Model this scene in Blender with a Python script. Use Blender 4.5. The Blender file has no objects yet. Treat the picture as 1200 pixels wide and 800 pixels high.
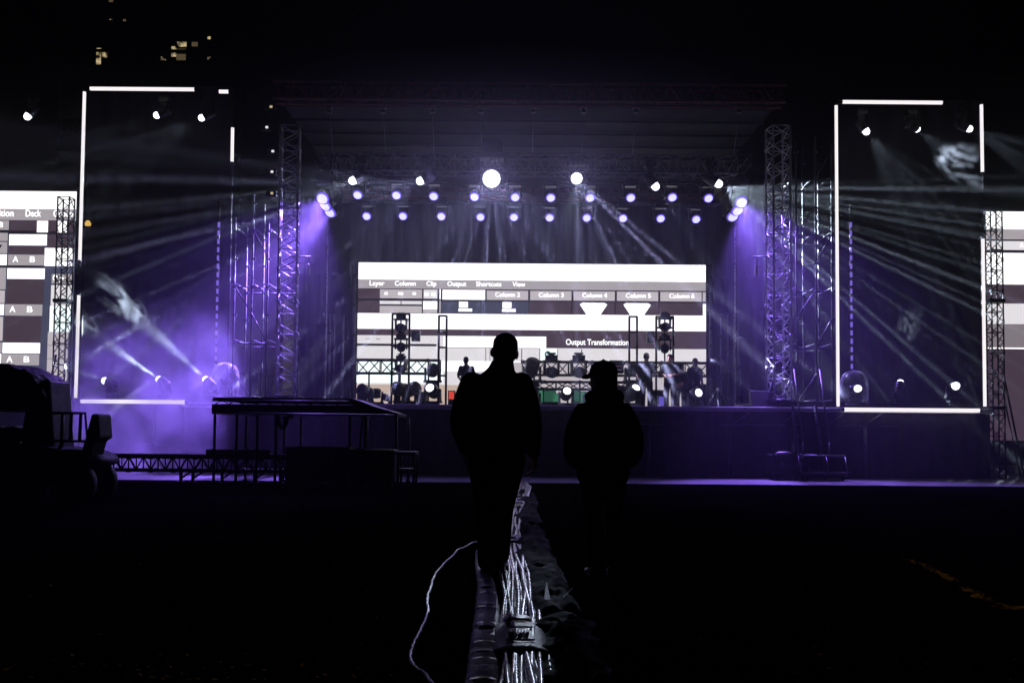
import bpy, bmesh, math, random
from mathutils import Vector, Matrix, Euler
R = math.radians
random.seed(11)
SC = bpy.context.scene
COL = SC.collection

# ------------------------------------------------------------------ camera
F = 1100.0
CAM = Vector((0, 0, 1.05))
cam_d = bpy.data.cameras.new('camera'); cam_d.sensor_width = 36; cam_d.lens = F/1200*36
cam_d.clip_end = 1000; cam_d.clip_start = 0.05; cam_d.shift_y = 0.05
cam = bpy.data.objects.new('camera', cam_d); COL.objects.link(cam); SC.camera = cam
CM = Matrix.Rotation(R(92.5), 3, 'X') @ Matrix.Rotation(R(0.45), 3, 'Z')
cam.matrix_world = Matrix.Translation(CAM) @ CM.to_4x4()

def at(px, py, Y):
    d = CM @ Vector(((px-600)/F, (460-py)/F, -1))
    return CAM + d*((Y-CAM.y)/d.y)
def ground_at(px, py, z=0.0):
    d = CM @ Vector(((px-600)/F, (460-py)/F, -1))
    return CAM + d*((z-CAM.z)/d.z)

# ------------------------------------------------------------------ materials
def mat(name, col=(.1,.1,.1), rough=.6, metal=0.0, noise=0.25, scale=6.0, bump=0.0, spec=.5):
    m = bpy.data.materials.new(name); m.use_nodes = True
    nt = m.node_tree; b = nt.nodes['Principled BSDF']
    b.inputs['Metallic'].default_value = metal
    b.inputs['Specular IOR Level'].default_value = spec
    tc = nt.nodes.new('ShaderNodeTexCoord'); nz = nt.nodes.new('ShaderNodeTexNoise')
    nz.inputs['Scale'].default_value = scale; nz.inputs['Detail'].default_value = 6
    nt.links.new(tc.outputs['Object'], nz.inputs['Vector'])
    mr = nt.nodes.new('ShaderNodeMapRange'); mr.inputs[1].default_value = .3; mr.inputs[2].default_value = .7
    mr.inputs[3].default_value = 1-noise; mr.inputs[4].default_value = 1+noise
    nt.links.new(nz.outputs[0], mr.inputs[0])
    mx = nt.nodes.new('ShaderNodeMix'); mx.data_type = 'RGBA'; mx.blend_type = 'MULTIPLY'; mx.inputs[0].default_value = 1
    mx.inputs[6].default_value = (*col, 1); nt.links.new(mr.outputs[0], mx.inputs[7])
    nt.links.new(mx.outputs[2], b.inputs['Base Color'])
    r2 = nt.nodes.new('ShaderNodeMapRange'); r2.inputs[1].default_value = .3; r2.inputs[2].default_value = .7
    r2.inputs[3].default_value = max(.02, rough-.12); r2.inputs[4].default_value = min(1, rough+.12)
    nt.links.new(nz.outputs[0], r2.inputs[0]); nt.links.new(r2.outputs[0], b.inputs['Roughness'])
    if bump:
        bp = nt.nodes.new('ShaderNodeBump'); bp.inputs['Strength'].default_value = bump; bp.inputs['Distance'].default_value = .002
        nt.links.new(nz.outputs[0], bp.inputs['Height']); nt.links.new(bp.outputs[0], b.inputs['Normal'])
    return m
def emit(name, col, s, sample=False):
    m = bpy.data.materials.new(name); m.use_nodes = True
    nt = m.node_tree; nt.nodes.clear()
    o = nt.nodes.new('ShaderNodeOutputMaterial'); e = nt.nodes.new('ShaderNodeEmission')
    e.inputs[0].default_value = (*col, 1); e.inputs[1].default_value = s
    nt.links.new(e.outputs[0], o.inputs[0])
    m.cycles.emission_sampling = 'FRONT_BACK' if sample else 'NONE'
    return m
def striped(name, ca, cb, scale, axis, rough=.5, metal=0, duty=.5):
    m = bpy.data.materials.new(name); m.use_nodes = True
    nt = m.node_tree; b = nt.nodes['Principled BSDF']
    tc = nt.nodes.new('ShaderNodeTexCoord'); w = nt.nodes.new('ShaderNodeTexWave')
    w.bands_direction = axis; w.inputs['Scale'].default_value = scale; w.inputs['Distortion'].default_value = .4
    nt.links.new(tc.outputs['Object'], w.inputs['Vector'])
    cr = nt.nodes.new('ShaderNodeValToRGB'); cr.color_ramp.interpolation = 'CONSTANT'
    cr.color_ramp.elements[0].color = (*ca, 1); cr.color_ramp.elements[1].color = (*cb, 1); cr.color_ramp.elements[1].position = duty
    nt.links.new(w.outputs['Fac'], cr.inputs[0]); nt.links.new(cr.outputs[0], b.inputs['Base Color'])
    b.inputs['Roughness'].default_value = rough; b.inputs['Metallic'].default_value = metal
    return m

M = {}
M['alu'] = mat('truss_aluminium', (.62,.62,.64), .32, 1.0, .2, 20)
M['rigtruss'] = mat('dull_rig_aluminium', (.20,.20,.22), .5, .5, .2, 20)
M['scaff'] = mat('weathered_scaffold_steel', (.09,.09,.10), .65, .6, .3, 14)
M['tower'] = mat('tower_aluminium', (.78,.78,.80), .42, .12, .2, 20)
M['galv'] = mat('galvanised_steel', (.22,.22,.25), .5, .9, .25, 14)
M['black_metal'] = mat('black_powder_coat', (.022,.022,.025), .5, .2, .3, 18)
M['fixture'] = mat('fixture_black_plastic', (.025,.025,.028), .38, 0, .25, 25)
M['fixture_rim'] = mat('fixture_rim_grey', (.12,.12,.13), .3, .6, .2, 25)
M['scrim'] = mat('black_mesh_scrim', (.030,.030,.034), .85, 0, .35, 9, .3)
M['drape'] = mat('black_velour_drape', (.005,.0045,.0055), .9, 0, .35, 3, .3)
M['deck'] = mat('stage_deck_black_paint', (.03,.03,.033), .45, 0, .4, 5)
M['skirt'] = mat('stage_skirt_dark_fabric', (.05,.048,.06), .85, 0, .3, 4, .3)
M['deck_edge'] = mat('deck_edge_aluminium', (.4,.4,.42), .35, .9, .2, 12)
M['roof_red'] = mat('dull_red_roof_truss', (.20,.05,.05), .55, .2, .35, 8)  # one dull red for the roof beams and lattice
M['roof_skin'] = mat('roof_skin_grey_vinyl', (.005,.005,.006), .9, 0, .3, 3)
M['case'] = mat('flight_case_black_laminate', (.02,.02,.022), .45, 0, .3, 10)
M['plywood'] = mat('riser_plywood_dark', (.03,.027,.025), .6, 0, .4, 8)
M['rubber'] = mat('black_rubber', (.018,.018,.018), .7, 0, .3, 18)
M['cloth_man'] = mat('navy_jacket_cloth', (.014,.015,.019), .9, 0, .3, 30, .4, .2)
M['cloth_woman'] = mat('charcoal_hoodie_cloth', (.015,.014,.017), .95, 0, .3, 30, .4, .2)
M['trousers'] = mat('dark_denim', (.012,.013,.018), .9, 0, .3, 40, .3, .2)
M['shoe'] = mat('dark_shoe_leather', (.012,.011,.010), .6, 0, .3, 20)
M['skin'] = mat('skin', (.35,.2,.14), .5, 0, .12, 18)
M['hair'] = mat('dark_hair', (.014,.010,.008), .55, 0, .3, 60, .4)
M['cap'] = mat('black_cap_cloth', (.013,.013,.016), .9, 0, .3, 40, .3, .2)
M['crew_cloth'] = mat('crew_grey_shirt', (.045,.05,.055), .9, 0, .3, 20)
M['crew_dark'] = mat('crew_black_shirt', (.03,.03,.035), .9, 0, .3, 20)
M['cable'] = mat('black_cable_sheath', (.16,.15,.16), .3, 0, .35, 30, .2)
M['cable_grey'] = mat('grey_cable_sheath', (.42,.38,.40), .34, 0, .7, 12, .3)
M['cable_red'] = mat('red_cable_sheath', (.30,.06,.06), .35, 0, .3, 30)
M['white_cable'] = mat('white_cable_sheath', (.75,.71,.68), .4, 0, .2, 30)
M['strap'] = mat('woven_strap', (.13,.095,.12), .6, 0, .7, 45, 1.0)
def weave(m):
    nt = m.node_tree; b = nt.nodes['Principled BSDF']; tc = nt.nodes.new('ShaderNodeTexCoord')
    bk = nt.nodes.new('ShaderNodeTexBrick'); bk.inputs['Scale'].default_value = 26; bk.inputs['Mortar Size'].default_value = .03; bk.inputs['Brick Width'].default_value = .35; bk.inputs['Row Height'].default_value = .5
    bk.inputs['Color1'].default_value = (.24,.18,.22,1); bk.inputs['Color2'].default_value = (.09,.065,.085,1); bk.inputs['Mortar'].default_value = (.012,.01,.012,1)
    nt.links.new(tc.outputs['Object'], bk.inputs['Vector']); nt.links.new(bk.outputs['Color'], b.inputs['Base Color'])
    bp = nt.nodes.new('ShaderNodeBump'); bp.inputs['Strength'].default_value = 1; bp.inputs['Distance'].default_value = .01; bp.invert = True
    nt.links.new(bk.outputs['Fac'], bp.inputs['Height']); nt.links.new(bp.outputs[0], b.inputs['Normal'])
weave(M['strap'])
M['mark'] = mat('strap_pale_mark', (.6,.55,.56), .5, 0, .3, 60)
M['cord'] = striped('chequered_cord', (.75,.75,.75), (.01,.01,.01), 7.5, 'Y', .4)
M['plastic'] = mat('black_crumpled_plastic', (.006,.006,.007), .85, 0, .4, 9, .8, .02)
M['plastic_glint'] = mat('plastic_pale_glint', (.45,.42,.44), .35, 0, .3, 12)  # pale colour stands in for glints on the dark plastic
M['leaf'] = mat('fallen_yellow_leaf', (.5,.28,.02), .95, 0, .5, 14, 0, .0)
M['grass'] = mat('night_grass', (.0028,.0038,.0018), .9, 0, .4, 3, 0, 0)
M['brick'] = mat('tower_block_render', (.02,.019,.02), .9, 0, .3, .4)
M['window_dark'] = mat('unlit_window', (.01,.01,.012), .2, 0, .1, 2)
M['cart'] = mat('cart_black_paint', (.006,.006,.007), .6, 0, .3, 8, 0, .15)
M['tarp'] = mat('rolled_black_tarp', (.012,.012,.012), .7, 0, .4, 14, .8)
M['clear'] = None
def glass(name, col, rough):
    m = bpy.data.materials.new(name); m.use_nodes = True; nt = m.node_tree
    b = nt.nodes['Principled BSDF']; out = nt.nodes['Material Output']
    b.inputs['Base Color'].default_value = (*col, 1); b.inputs['Roughness'].default_value = rough
    tr = nt.nodes.new('ShaderNodeBsdfTransparent'); tr.inputs[0].default_value = (.86,.86,.9,1)
    lw = nt.nodes.new('ShaderNodeLayerWeight'); lw.inputs[0].default_value = .35
    nz = nt.nodes.new('ShaderNodeTexNoise'); nz.inputs['Scale'].default_value = 5
    mth = nt.nodes.new('ShaderNodeMath'); mth.operation = 'MULTIPLY_ADD'; mth.inputs[1].default_value = .15
    nt.links.new(nz.outputs[0], mth.inputs[0]); nt.links.new(lw.outputs['Facing'], mth.inputs[2])
    mx = nt.nodes.new('ShaderNodeMixShader')
    nt.links.new(mth.outputs[0], mx.inputs[0]); nt.links.new(tr.outputs[0], mx.inputs[1]); nt.links.new(b.outputs[0], mx.inputs[2])
    nt.links.new(mx.outputs[0], out.inputs['Surface'])
    return m
M['dome'] = glass('clear_plastic_dome', (.5,.5,.6), .12)
M['lens_off'] = mat('unlit_lens_glass', (.05,.05,.07), .06, 0, .1, 8)
M['lens_purple'] = emit('lens_violet', (.36,.345,1.0), 3.0)
M['lens_violet_halo'] = emit('lens_violet_halo', (.20,.11,1.0), 1.2)  # violet halo put into the glow colour of the lens edge
M['lens_white'] = emit('lens_white', (.9,.93,1.0), 4.5)
M['tube'] = emit('led_tube_white', (1.0,.95,.97), 1.25, True)
M['window_lit'] = emit('warm_lit_window', (1.0,.78,.42), .6)
def blotchy(m, sc):
    nt = m.node_tree; e = [n for n in nt.nodes if n.type == 'EMISSION'][0]; base = e.inputs[1].default_value
    tc = nt.nodes.new('ShaderNodeTexCoord'); nz = nt.nodes.new('ShaderNodeTexNoise'); nz.inputs['Scale'].default_value = sc; nz.inputs['Detail'].default_value = 3
    mr = nt.nodes.new('ShaderNodeMapRange'); mr.inputs[1].default_value = .42; mr.inputs[2].default_value = .62; mr.inputs[3].default_value = .0; mr.inputs[4].default_value = base*1.3
    nt.links.new(tc.outputs['Object'], nz.inputs['Vector']); nt.links.new(nz.outputs[0], mr.inputs[0]); nt.links.new(mr.outputs[0], e.inputs[1])
blotchy(M['window_lit'], 1.6)
M['window_dim'] = emit('dim_lit_window', (1.0,.72,.4), .10)
M['amber'] = emit('amber_lamp', (1.0,.6,.15), .9)
M['chain_lamp'] = emit('violet_chain_lamp', (.30,.20,.95), .75)
M['green_lamp'] = emit('green_panel', (.08,.42,.22), .55)
M['green_dim'] = emit('green_panel_dim', (.04,.2,.12), .5)
M['violet_panel'] = emit('violet_panel', (.22,.16,.9), .7)
M['red_lamp'] = emit('red_lamp', (1.0,.08,.05), .9)
# screens
M['s_white'] = emit('screen_white', (1.0,.985,1.0), 1.9, True)
M['s_light'] = emit('screen_light_grey', (.86,.83,.86), 1.15, True)
M['s_pale'] = emit('screen_pale', (.70,.64,.68), .95, True)
M['s_grey'] = emit('screen_grey', (.47,.43,.46), 1.05, True)
M['s_mid'] = emit('screen_mid_grey', (.30,.26,.29), .9, True)
M['s_mauve'] = emit('screen_mauve', (.080,.052,.078), 1.0, True)
M['s_dark'] = emit('screen_dark', (.020,.016,.028), 1.0)
M['s_blue'] = emit('screen_blue_grey', (.075,.08,.14), 1.0, True)
M['s_beige'] = emit('screen_beige', (.80,.62,.52), .9, True)
M['s_cyan'] = emit('screen_cyan_white', (.86,1.0,1.0), 1.7, True)
M['s_text'] = emit('screen_text_white', (1,1,1), 2.2)
M['s_green'] = emit('screen_green_mark', (.02,.12,.10), 1.0)

# ------------------------------------------------------------------ mesh builder
class MB:
    def __init__(s): s.bm = bmesh.new(); s.mi = 0
    def _set(s, faces):
        for f in faces: f.material_index = s.mi
    def box(s, c, size, rot=None):
        c = Vector(c); h = Vector(size)/2
        m = rot if rot is not None else Matrix.Identity(3)
        vs = [s.bm.verts.new(c + m @ Vector((x*h.x, y*h.y, z*h.z))) for x in (-1,1) for y in (-1,1) for z in (-1,1)]
        for q in ((0,1,3,2),(4,6,7,5),(0,4,5,1),(2,3,7,6),(0,2,6,4),(1,5,7,3)):
            f = s.bm.faces.new([vs[i] for i in q]); f.material_index = s.mi
        return s
    def span(s, a, b):
        a = Vector(a); b = Vector(b)
        return s.box((a+b)/2, (abs(b.x-a.x), abs(b.y-a.y), abs(b.z-a.z)))
    def rings(s, rs, close=True, cap=True, smooth=True):
        prev = None; first = None
        for ring in rs:
            vs = [s.bm.verts.new(p) for p in ring]
            if prev:
                n = len(vs)
                for i in range(n if close else n-1):
                    f = s.bm.faces.new((prev[i], prev[(i+1)%n], vs[(i+1)%n], vs[i])); f.smooth = smooth; f.material_index = s.mi
            else: first = vs
            prev = vs
        if cap and close:
            for v in (list(reversed(first)), prev):
                try:
                    f = s.bm.faces.new(v); f.material_index = s.mi
                except ValueError: pass
        return s
    def tube(s, pts, r, n=6, cap=True):
        pts = [Vector(p) for p in pts]
        rr = r if isinstance(r, (list, tuple)) else [r]*len(pts)
        rs = []; u = None
        for i, p in enumerate(pts):
            t = (pts[min(i+1, len(pts)-1)] - pts[max(i-1, 0)])
            if t.length < 1e-9: t = Vector((0,0,1))
            t.normalize()
            if u is None:
                u = t.orthogonal().normalized()
            else:
                u = (u - t*u.dot(t))
                u = u.normalized() if u.length > 1e-6 else t.orthogonal().normalized()
            v = t.cross(u)
            rs.append([p + (u*math.cos(2*math.pi*k/n) + v*math.sin(2*math.pi*k/n))*rr[i] for k in range(n)])
        return s.rings(rs, cap=cap)
    def lathe(s, prof, axis='Z', c=(0,0,0), n=16):
        c = Vector(c); rs = []
        for r, h in prof:
            ring = []
            for k in range(n):
                a = 2*math.pi*k/n; x, y = r*math.cos(a), r*math.sin(a)
                ring.append(c + (Vector((x,y,h)) if axis == 'Z' else Vector((x,h,y)) if axis == 'Y' else Vector((h,x,y))))
            rs.append(ring)
        return s.rings(rs)
    def ball(s, c, r, n=10, m=6, sc=(1,1,1)):
        c = Vector(c); rs = []
        for j in range(m+1):
            t = -math.pi/2 + math.pi*(.03 + .94*j/m)
            rs.append([c + Vector((r*sc[0]*math.cos(t)*math.cos(2*math.pi*k/n), r*sc[1]*math.cos(t)*math.sin(2*math.pi*k/n), r*sc[2]*math.sin(t))) for k in range(n)])
        return s.rings(rs)
    def quad(s, pts):
        f = s.bm.faces.new([s.bm.verts.new(Vector(p)) for p in pts]); f.material_index = s.mi; return s
    def build(s, name, m, parent=None, local=False, bevel=0, fix=True):
        o0 = ORG.get(parent.name, Vector()) if (parent is not None and not local) else Vector()
        if o0.length: bmesh.ops.translate(s.bm, verts=s.bm.verts, vec=-o0)
        if fix: bmesh.ops.recalc_face_normals(s.bm, faces=s.bm.faces)
        me = bpy.data.meshes.new(name); s.bm.to_mesh(me); s.bm.free()
        for x in (m if isinstance(m, list) else [m]): me.materials.append(x)
        o = bpy.data.objects.new(name, me); COL.objects.link(o)
        if parent is not None:
            o.parent = parent; ORG[o.name] = o0
        if bevel:
            b = o.modifiers.new('bevel', 'BEVEL'); b.width = bevel; b.segments = 2; b.limit_method = 'ANGLE'
        return o
ORG = {}
def tag(o, label=None, cat=None, group=None, kind=None):
    if label: o['label'] = label
    if cat: o['category'] = cat
    if group: o['group'] = group
    if kind: o['kind'] = kind
    return o
def thing(name, label, cat, loc=(0,0,0), group=None, rot=None):
    o = bpy.data.objects.new(name, None); COL.objects.link(o); o.location = loc; o.empty_display_size = .1
    if rot: o.rotation_euler = rot
    ORG[o.name] = Vector(loc)
    return tag(o, label, cat, group)
KIDS = {}
def copy_tree(o, parent=None):
    c = o.copy(); COL.objects.link(c)
    if parent is not None: c.parent = parent
    for ch in list(o.children): copy_tree(ch, c)
    return c
ORD = ['first','second','third','fourth','fifth','sixth','seventh','eighth','ninth','tenth','eleventh','twelfth']

# ------------------------------------------------------------------ lamps
def lamp(loc, aim, col, energy, ang, blend=.3, rad=.06, gobo=None):
    l = bpy.data.lights.new("spot_lamp", "SPOT"); l.color = col; l.energy = energy*(.5 if col in (WHI, COOL) else 1.0)
    l.spot_size = R(ang); l.spot_blend = blend; l.shadow_soft_size = rad
    o = bpy.data.objects.new('spot_lamp', l); COL.objects.link(o); o.location = loc
    zl = (Vector(loc)-Vector(aim)).normalized(); yl = CAM-Vector(loc); yl = (yl - zl*yl.dot(zl)).normalized(); xl = yl.cross(zl)
    o.rotation_euler = Matrix((xl, yl, zl)).transposed().to_euler()
    if gobo:
        kind, scale, gain = gobo
        l.use_nodes = True; nt = l.node_tree; em = nt.nodes['Emission']
        tc = nt.nodes.new('ShaderNodeTexCoord'); mr = nt.nodes.new('ShaderNodeMapRange')
        if kind == 'fan':           # line gobo: a fan of thin sheets of light
            sp = nt.nodes.new('ShaderNodeSeparateXYZ'); nt.links.new(tc.outputs['Normal'], sp.inputs[0])
            dv = nt.nodes.new('ShaderNodeMath'); dv.operation = 'DIVIDE'; nt.links.new(sp.outputs[0], dv.inputs[0]); nt.links.new(sp.outputs[2], dv.inputs[1])
            ml = nt.nodes.new('ShaderNodeMath'); ml.operation = 'MULTIPLY_ADD'; ml.inputs[1].default_value = scale; ml.inputs[2].default_value = Vector(loc).x*3.7
            nt.links.new(dv.outputs[0], ml.inputs[0])
            v = nt.nodes.new('ShaderNodeTexNoise'); v.noise_dimensions = '1D'; v.inputs['Scale'].default_value = 1; v.inputs['Detail'].default_value = 2.5
            nt.links.new(ml.outputs[0], v.inputs['W'])
            mr.inputs[1].default_value = .56; mr.inputs[2].default_value = .76; src = v.outputs[0]
        elif kind == 'dots':
            v = nt.nodes.new('ShaderNodeTexVoronoi'); v.inputs['Scale'].default_value = scale
            nt.links.new(tc.outputs['Normal'], v.inputs['Vector'])
            mr.inputs[1].default_value = .36; mr.inputs[2].default_value = .14; src = v.outputs['Distance']
        elif kind == 'lines':
            v = nt.nodes.new('ShaderNodeTexWave'); v.bands_direction = 'Y'; v.inputs['Scale'].default_value = scale
            v.inputs['Distortion'].default_value = 2.0; v.inputs['Detail Scale'].default_value = 3
            nt.links.new(tc.outputs['Normal'], v.inputs['Vector'])
            mr.inputs[1].default_value = .55; mr.inputs[2].default_value = .95; src = v.outputs['Fac']
        else:
            v = nt.nodes.new('ShaderNodeTexNoise'); v.inputs['Scale'].default_value = scale; v.inputs['Detail'].default_value = 3
            v.inputs['Distortion'].default_value = 1.5
            nt.links.new(tc.outputs['Normal'], v.inputs['Vector'])
            mr.inputs[1].default_value = .42; mr.inputs[2].default_value = .72; src = v.outputs[0]
        mr.inputs[3].default_value = 0.0; mr.inputs[4].default_value = gain
        nt.links.new(src, mr.inputs[0]); res = mr.outputs[0]
        if kind == 'fan':           # the slot of the gobo: narrow across the fan
            d2 = nt.nodes.new('ShaderNodeMath'); d2.operation = 'DIVIDE'; nt.links.new(sp.outputs[1], d2.inputs[0]); nt.links.new(sp.outputs[2], d2.inputs[1])
            ab = nt.nodes.new('ShaderNodeMath'); ab.operation = 'ABSOLUTE'; nt.links.new(d2.outputs[0], ab.inputs[0])
            m2 = nt.nodes.new('ShaderNodeMapRange'); m2.inputs[1].default_value = .20; m2.inputs[2].default_value = .42; m2.inputs[3].default_value = 1; m2.inputs[4].default_value = 0
            nt.links.new(ab.outputs[0], m2.inputs[0]); pr = nt.nodes.new('ShaderNodeMath'); pr.operation = 'MULTIPLY'
            nt.links.new(res, pr.inputs[0]); nt.links.new(m2.outputs[0], pr.inputs[1]); res = pr.outputs[0]
        nt.links.new(res, em.inputs['Strength'])
    return o
VIO = (.27,.14,1.0)
WHI = (.70,.84,1.0)
SPL = (.50,.44,1.0)
COOL = (.58,.58,1.0)

# fixtures: local frame, tilt axis at origin, lens towards -Y, hanging from +Z
PROTO = {}
def fixture_proto(kind):
    r, L, lens_r = {'wash': (.155,.26,.140), 'beam': (.135,.36,.105), 'spot': (.19,.50,.12)}[kind]
    root = bpy.data.objects.new('moving_head_light', None); COL.objects.link(root); root.empty_display_size = .1
    ORG[root.name] = Vector()
    b = MB(); h0 = r+.14
    b.box((0,0,h0+.085), (r*2.1, r*1.7, .13)); b.box((0,0,h0+.165), (.16,.10,.03)); b.tube([(-.12,0,h0+.2),(.12,0,h0+.2)], .028, 8)
    b.build('base', M['fixture'], root, bevel=.01)
    y = MB()
    for sx in (-1, 1):
        y.rings([[Vector((sx*(r+.035)+dx*sx, dy*w, z)) for dx, dy in ((-.022,-1),(.022,-1),(.022,1),(-.022,1))] for z, w in ((-.07,.035),(.0,.06),(.1,.07),(h0,.10))], smooth=False)
        y.lathe([(.055,-.03),(.055,.03)], 'X', (sx*(r+.035),0,0), 12)
    y.box((0,0,h0-.012), (2*r+.16, .2, .06))
    y.build('yoke', M['fixture'], root, bevel=.006)
    h = MB()
    h.lathe([(.02,L*.52),(r*.62,L*.5),(r*.86,L*.38),(r*.92,L*.1),(r*.9,-.02),(r*.98,-.06),(r,-L*.46),(r*.97,-L*.5),(lens_r+.006,-L*.5),(lens_r+.004,-L*.47),(.01,-L*.47)], 'Y', n=18)
    for k in range(5): h.lathe([(r*.9,.02+k*.02),(r*.96,.026+k*.02),(r*.9,.032+k*.02)], 'Y', n=18)
    hd = h.build('head', M['fixture'], root)
    e = MB(); dm = 1.45 if kind == 'beam' else .35 if kind == 'wash' else .25
    e.lathe([(lens_r,-L*.485)]+([(max(.003,lens_r*.92*math.cos(R(a))),-L*.5-lens_r*(.5+.92*math.sin(R(a)))) for a in (-32,-12,8,28,48,68,89)] if kind == 'beam' else [(max(.003,lens_r*math.cos(R(a))),-L*.5-lens_r*dm*math.sin(R(a))) for a in (0,18,36,54,70,82,89)]), 'Y', n=18)
    lo = e.build('lens', [M['lens_off'], M['lens_off']], hd)
    for p_ in lo.data.polygons:
        if math.hypot(p_.center.x, p_.center.z) > lens_r*.74: p_.material_index = 1
    PROTO[kind] = (root, L*.5+lens_r*dm+.01, h0+.19); LENS[(kind, 'off')] = hd.children[0].data
    return root
def fixture(kind, px, py, Y, aim, label, lens='off', floor=False, group=None, lampargs=None, scale=1.0, pos=None, cat='stage light', beam_aim=None):
    if kind not in PROTO:
        fixture_proto(kind); fresh = True
    else: fresh = False
    root, fwd, hh = PROTO[kind]
    o = root if fresh else copy_tree(root)
    p = Vector(pos) if pos is not None else at(px, py, Y)
    o.location = p; o.scale = (scale,)*3; o.rotation_euler = (0,0,0)
    d = (Vector(aim)-p).normalized(); dl = d.copy()
    if floor:
        o.rotation_euler = (0, math.pi, 0); dl = Vector((-d.x, d.y, -d.z))
    t = math.asin(max(-1, min(1, -dl.z))); pan = math.atan2(dl.x, -dl.y)
    for ch in o.children:
        k = ch.name.split('.')[0]
        if k == 'yoke': ch.rotation_euler = (0,0,pan)
        if k == 'head':
            ch.rotation_euler = (t,0,pan)
            le = ch.children[0]
            if (kind, lens) not in LENS:
                me = LENS[(kind, 'off')].copy(); me.materials[0] = M['lens_'+lens]; me.materials[1] = M['lens_violet_halo' if lens == 'purple' else 'lens_'+lens]; LENS[(kind, lens)] = me
            le.data = LENS[(kind, lens)]
    tag(o, label, cat, group)
    if lampargs:
        lamp(p + d*(fwd*scale+.05), beam_aim or aim, *lampargs)
    return o
LENS = {}

# ------------------------------------------------------------------ world, ground, haze
w = bpy.data.worlds.new('World'); SC.world = w; w.use_nodes = True
wn = w.node_tree; sky = wn.nodes.new('ShaderNodeTexSky'); sky.sky_type = 'NISHITA'; sky.sun_disc = False
sky.sun_elevation = R(-4); sky.sun_rotation = R(200)
wn.links.new(sky.outputs[0], wn.nodes['Background'].inputs[0]); wn.nodes['Background'].inputs[1].default_value = .002

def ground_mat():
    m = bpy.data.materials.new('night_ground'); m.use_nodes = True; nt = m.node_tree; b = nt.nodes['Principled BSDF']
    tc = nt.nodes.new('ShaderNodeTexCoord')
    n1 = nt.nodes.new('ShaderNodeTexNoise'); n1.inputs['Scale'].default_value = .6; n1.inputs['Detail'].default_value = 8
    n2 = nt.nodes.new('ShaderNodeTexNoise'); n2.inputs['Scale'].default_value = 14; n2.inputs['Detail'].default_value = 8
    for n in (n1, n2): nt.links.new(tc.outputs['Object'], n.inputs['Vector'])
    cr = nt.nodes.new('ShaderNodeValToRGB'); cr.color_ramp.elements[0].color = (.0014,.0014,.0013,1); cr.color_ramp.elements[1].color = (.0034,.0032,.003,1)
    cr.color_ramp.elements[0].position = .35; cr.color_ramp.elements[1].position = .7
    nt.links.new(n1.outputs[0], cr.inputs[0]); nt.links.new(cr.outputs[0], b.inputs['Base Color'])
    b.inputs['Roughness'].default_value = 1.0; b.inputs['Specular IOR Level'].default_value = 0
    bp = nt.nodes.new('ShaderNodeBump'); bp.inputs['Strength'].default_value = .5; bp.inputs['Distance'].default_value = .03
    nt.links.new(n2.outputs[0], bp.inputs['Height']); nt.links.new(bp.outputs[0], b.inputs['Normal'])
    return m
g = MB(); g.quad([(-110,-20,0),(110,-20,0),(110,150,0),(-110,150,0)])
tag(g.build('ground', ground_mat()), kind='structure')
ap = MB(); ap.quad([(-26,20.2,.004),(26,20.2,.004),(26,36,.004),(-26,36,.004)])  # added paler ground; its front edge stands for where the stage light ends
tag(ap.build('lit_ground_strip', mat('pale_ground_light', (.16,.155,.16), .5, 0, .35, 1.5, .15)), kind='structure')

hz = MB(); hz.span((-112,-22,-1),(112,152,46))
hm = bpy.data.materials.new('haze_air'); hm.use_nodes = True; nt = hm.node_tree; nt.nodes.clear()
ho = nt.nodes.new('ShaderNodeOutputMaterial'); hv = nt.nodes.new('ShaderNodeVolumePrincipled')
hv.inputs['Color'].default_value = (.92,.93,1,1); hv.inputs['Density'].default_value = .0006; hv.inputs['Anisotropy'].default_value = .35
nt.links.new(hv.outputs[0], ho.inputs['Volume'])
tag(hz.build('haze', hm), kind='stuff')

fg = MB(); fg.span((-34,19.2,.02),(34,44,9.1)); fm = hm.copy(); fm.name = 'stage_fog_air'
fm.node_tree.nodes['Principled Volume'].inputs['Density'].default_value = .0062
fm.node_tree.nodes['Principled Volume'].inputs['Anisotropy'].default_value = .3
tag(fg.build('fog', fm), kind='stuff')
# billowing smoke plume at the foot of the left scrim
pl = MB(); A_, B_ = at(84,560,22.6), at(262,330,22.6)
pl.span((A_.x-.6,20.6,.03),(B_.x+.3,25.5,6.4))
pm = bpy.data.materials.new('smoke_plume'); pm.use_nodes = True; nt = pm.node_tree; nt.nodes.clear()
po = nt.nodes.new('ShaderNodeOutputMaterial'); pv = nt.nodes.new('ShaderNodeVolumePrincipled'); pv.inputs['Color'].default_value = (.93,.93,1,1); pv.inputs['Anisotropy'].default_value = .2
tc = nt.nodes.new('ShaderNodeTexCoord'); nz = nt.nodes.new('ShaderNodeTexNoise'); nz.inputs['Scale'].default_value = .75; nz.inputs['Detail'].default_value = 4; nz.inputs['Distortion'].default_value = .8
nt.links.new(tc.outputs['Object'], nz.inputs['Vector'])
r1 = nt.nodes.new('ShaderNodeMapRange'); r1.inputs[1].default_value = .43; r1.inputs[2].default_value = .68; r1.inputs[3].default_value = 0.0; r1.inputs[4].default_value = 1
nt.links.new(nz.outputs[0], r1.inputs[0])
gr = nt.nodes.new('ShaderNodeSeparateXYZ'); nt.links.new(tc.outputs['Generated'], gr.inputs[0])
fall = nt.nodes.new('ShaderNodeMapRange'); fall.inputs[1].default_value = .08; fall.inputs[2].default_value = .66; fall.inputs[3].default_value = 1; fall.inputs[4].default_value = 0
nt.links.new(gr.outputs[2], fall.inputs[0])
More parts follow.
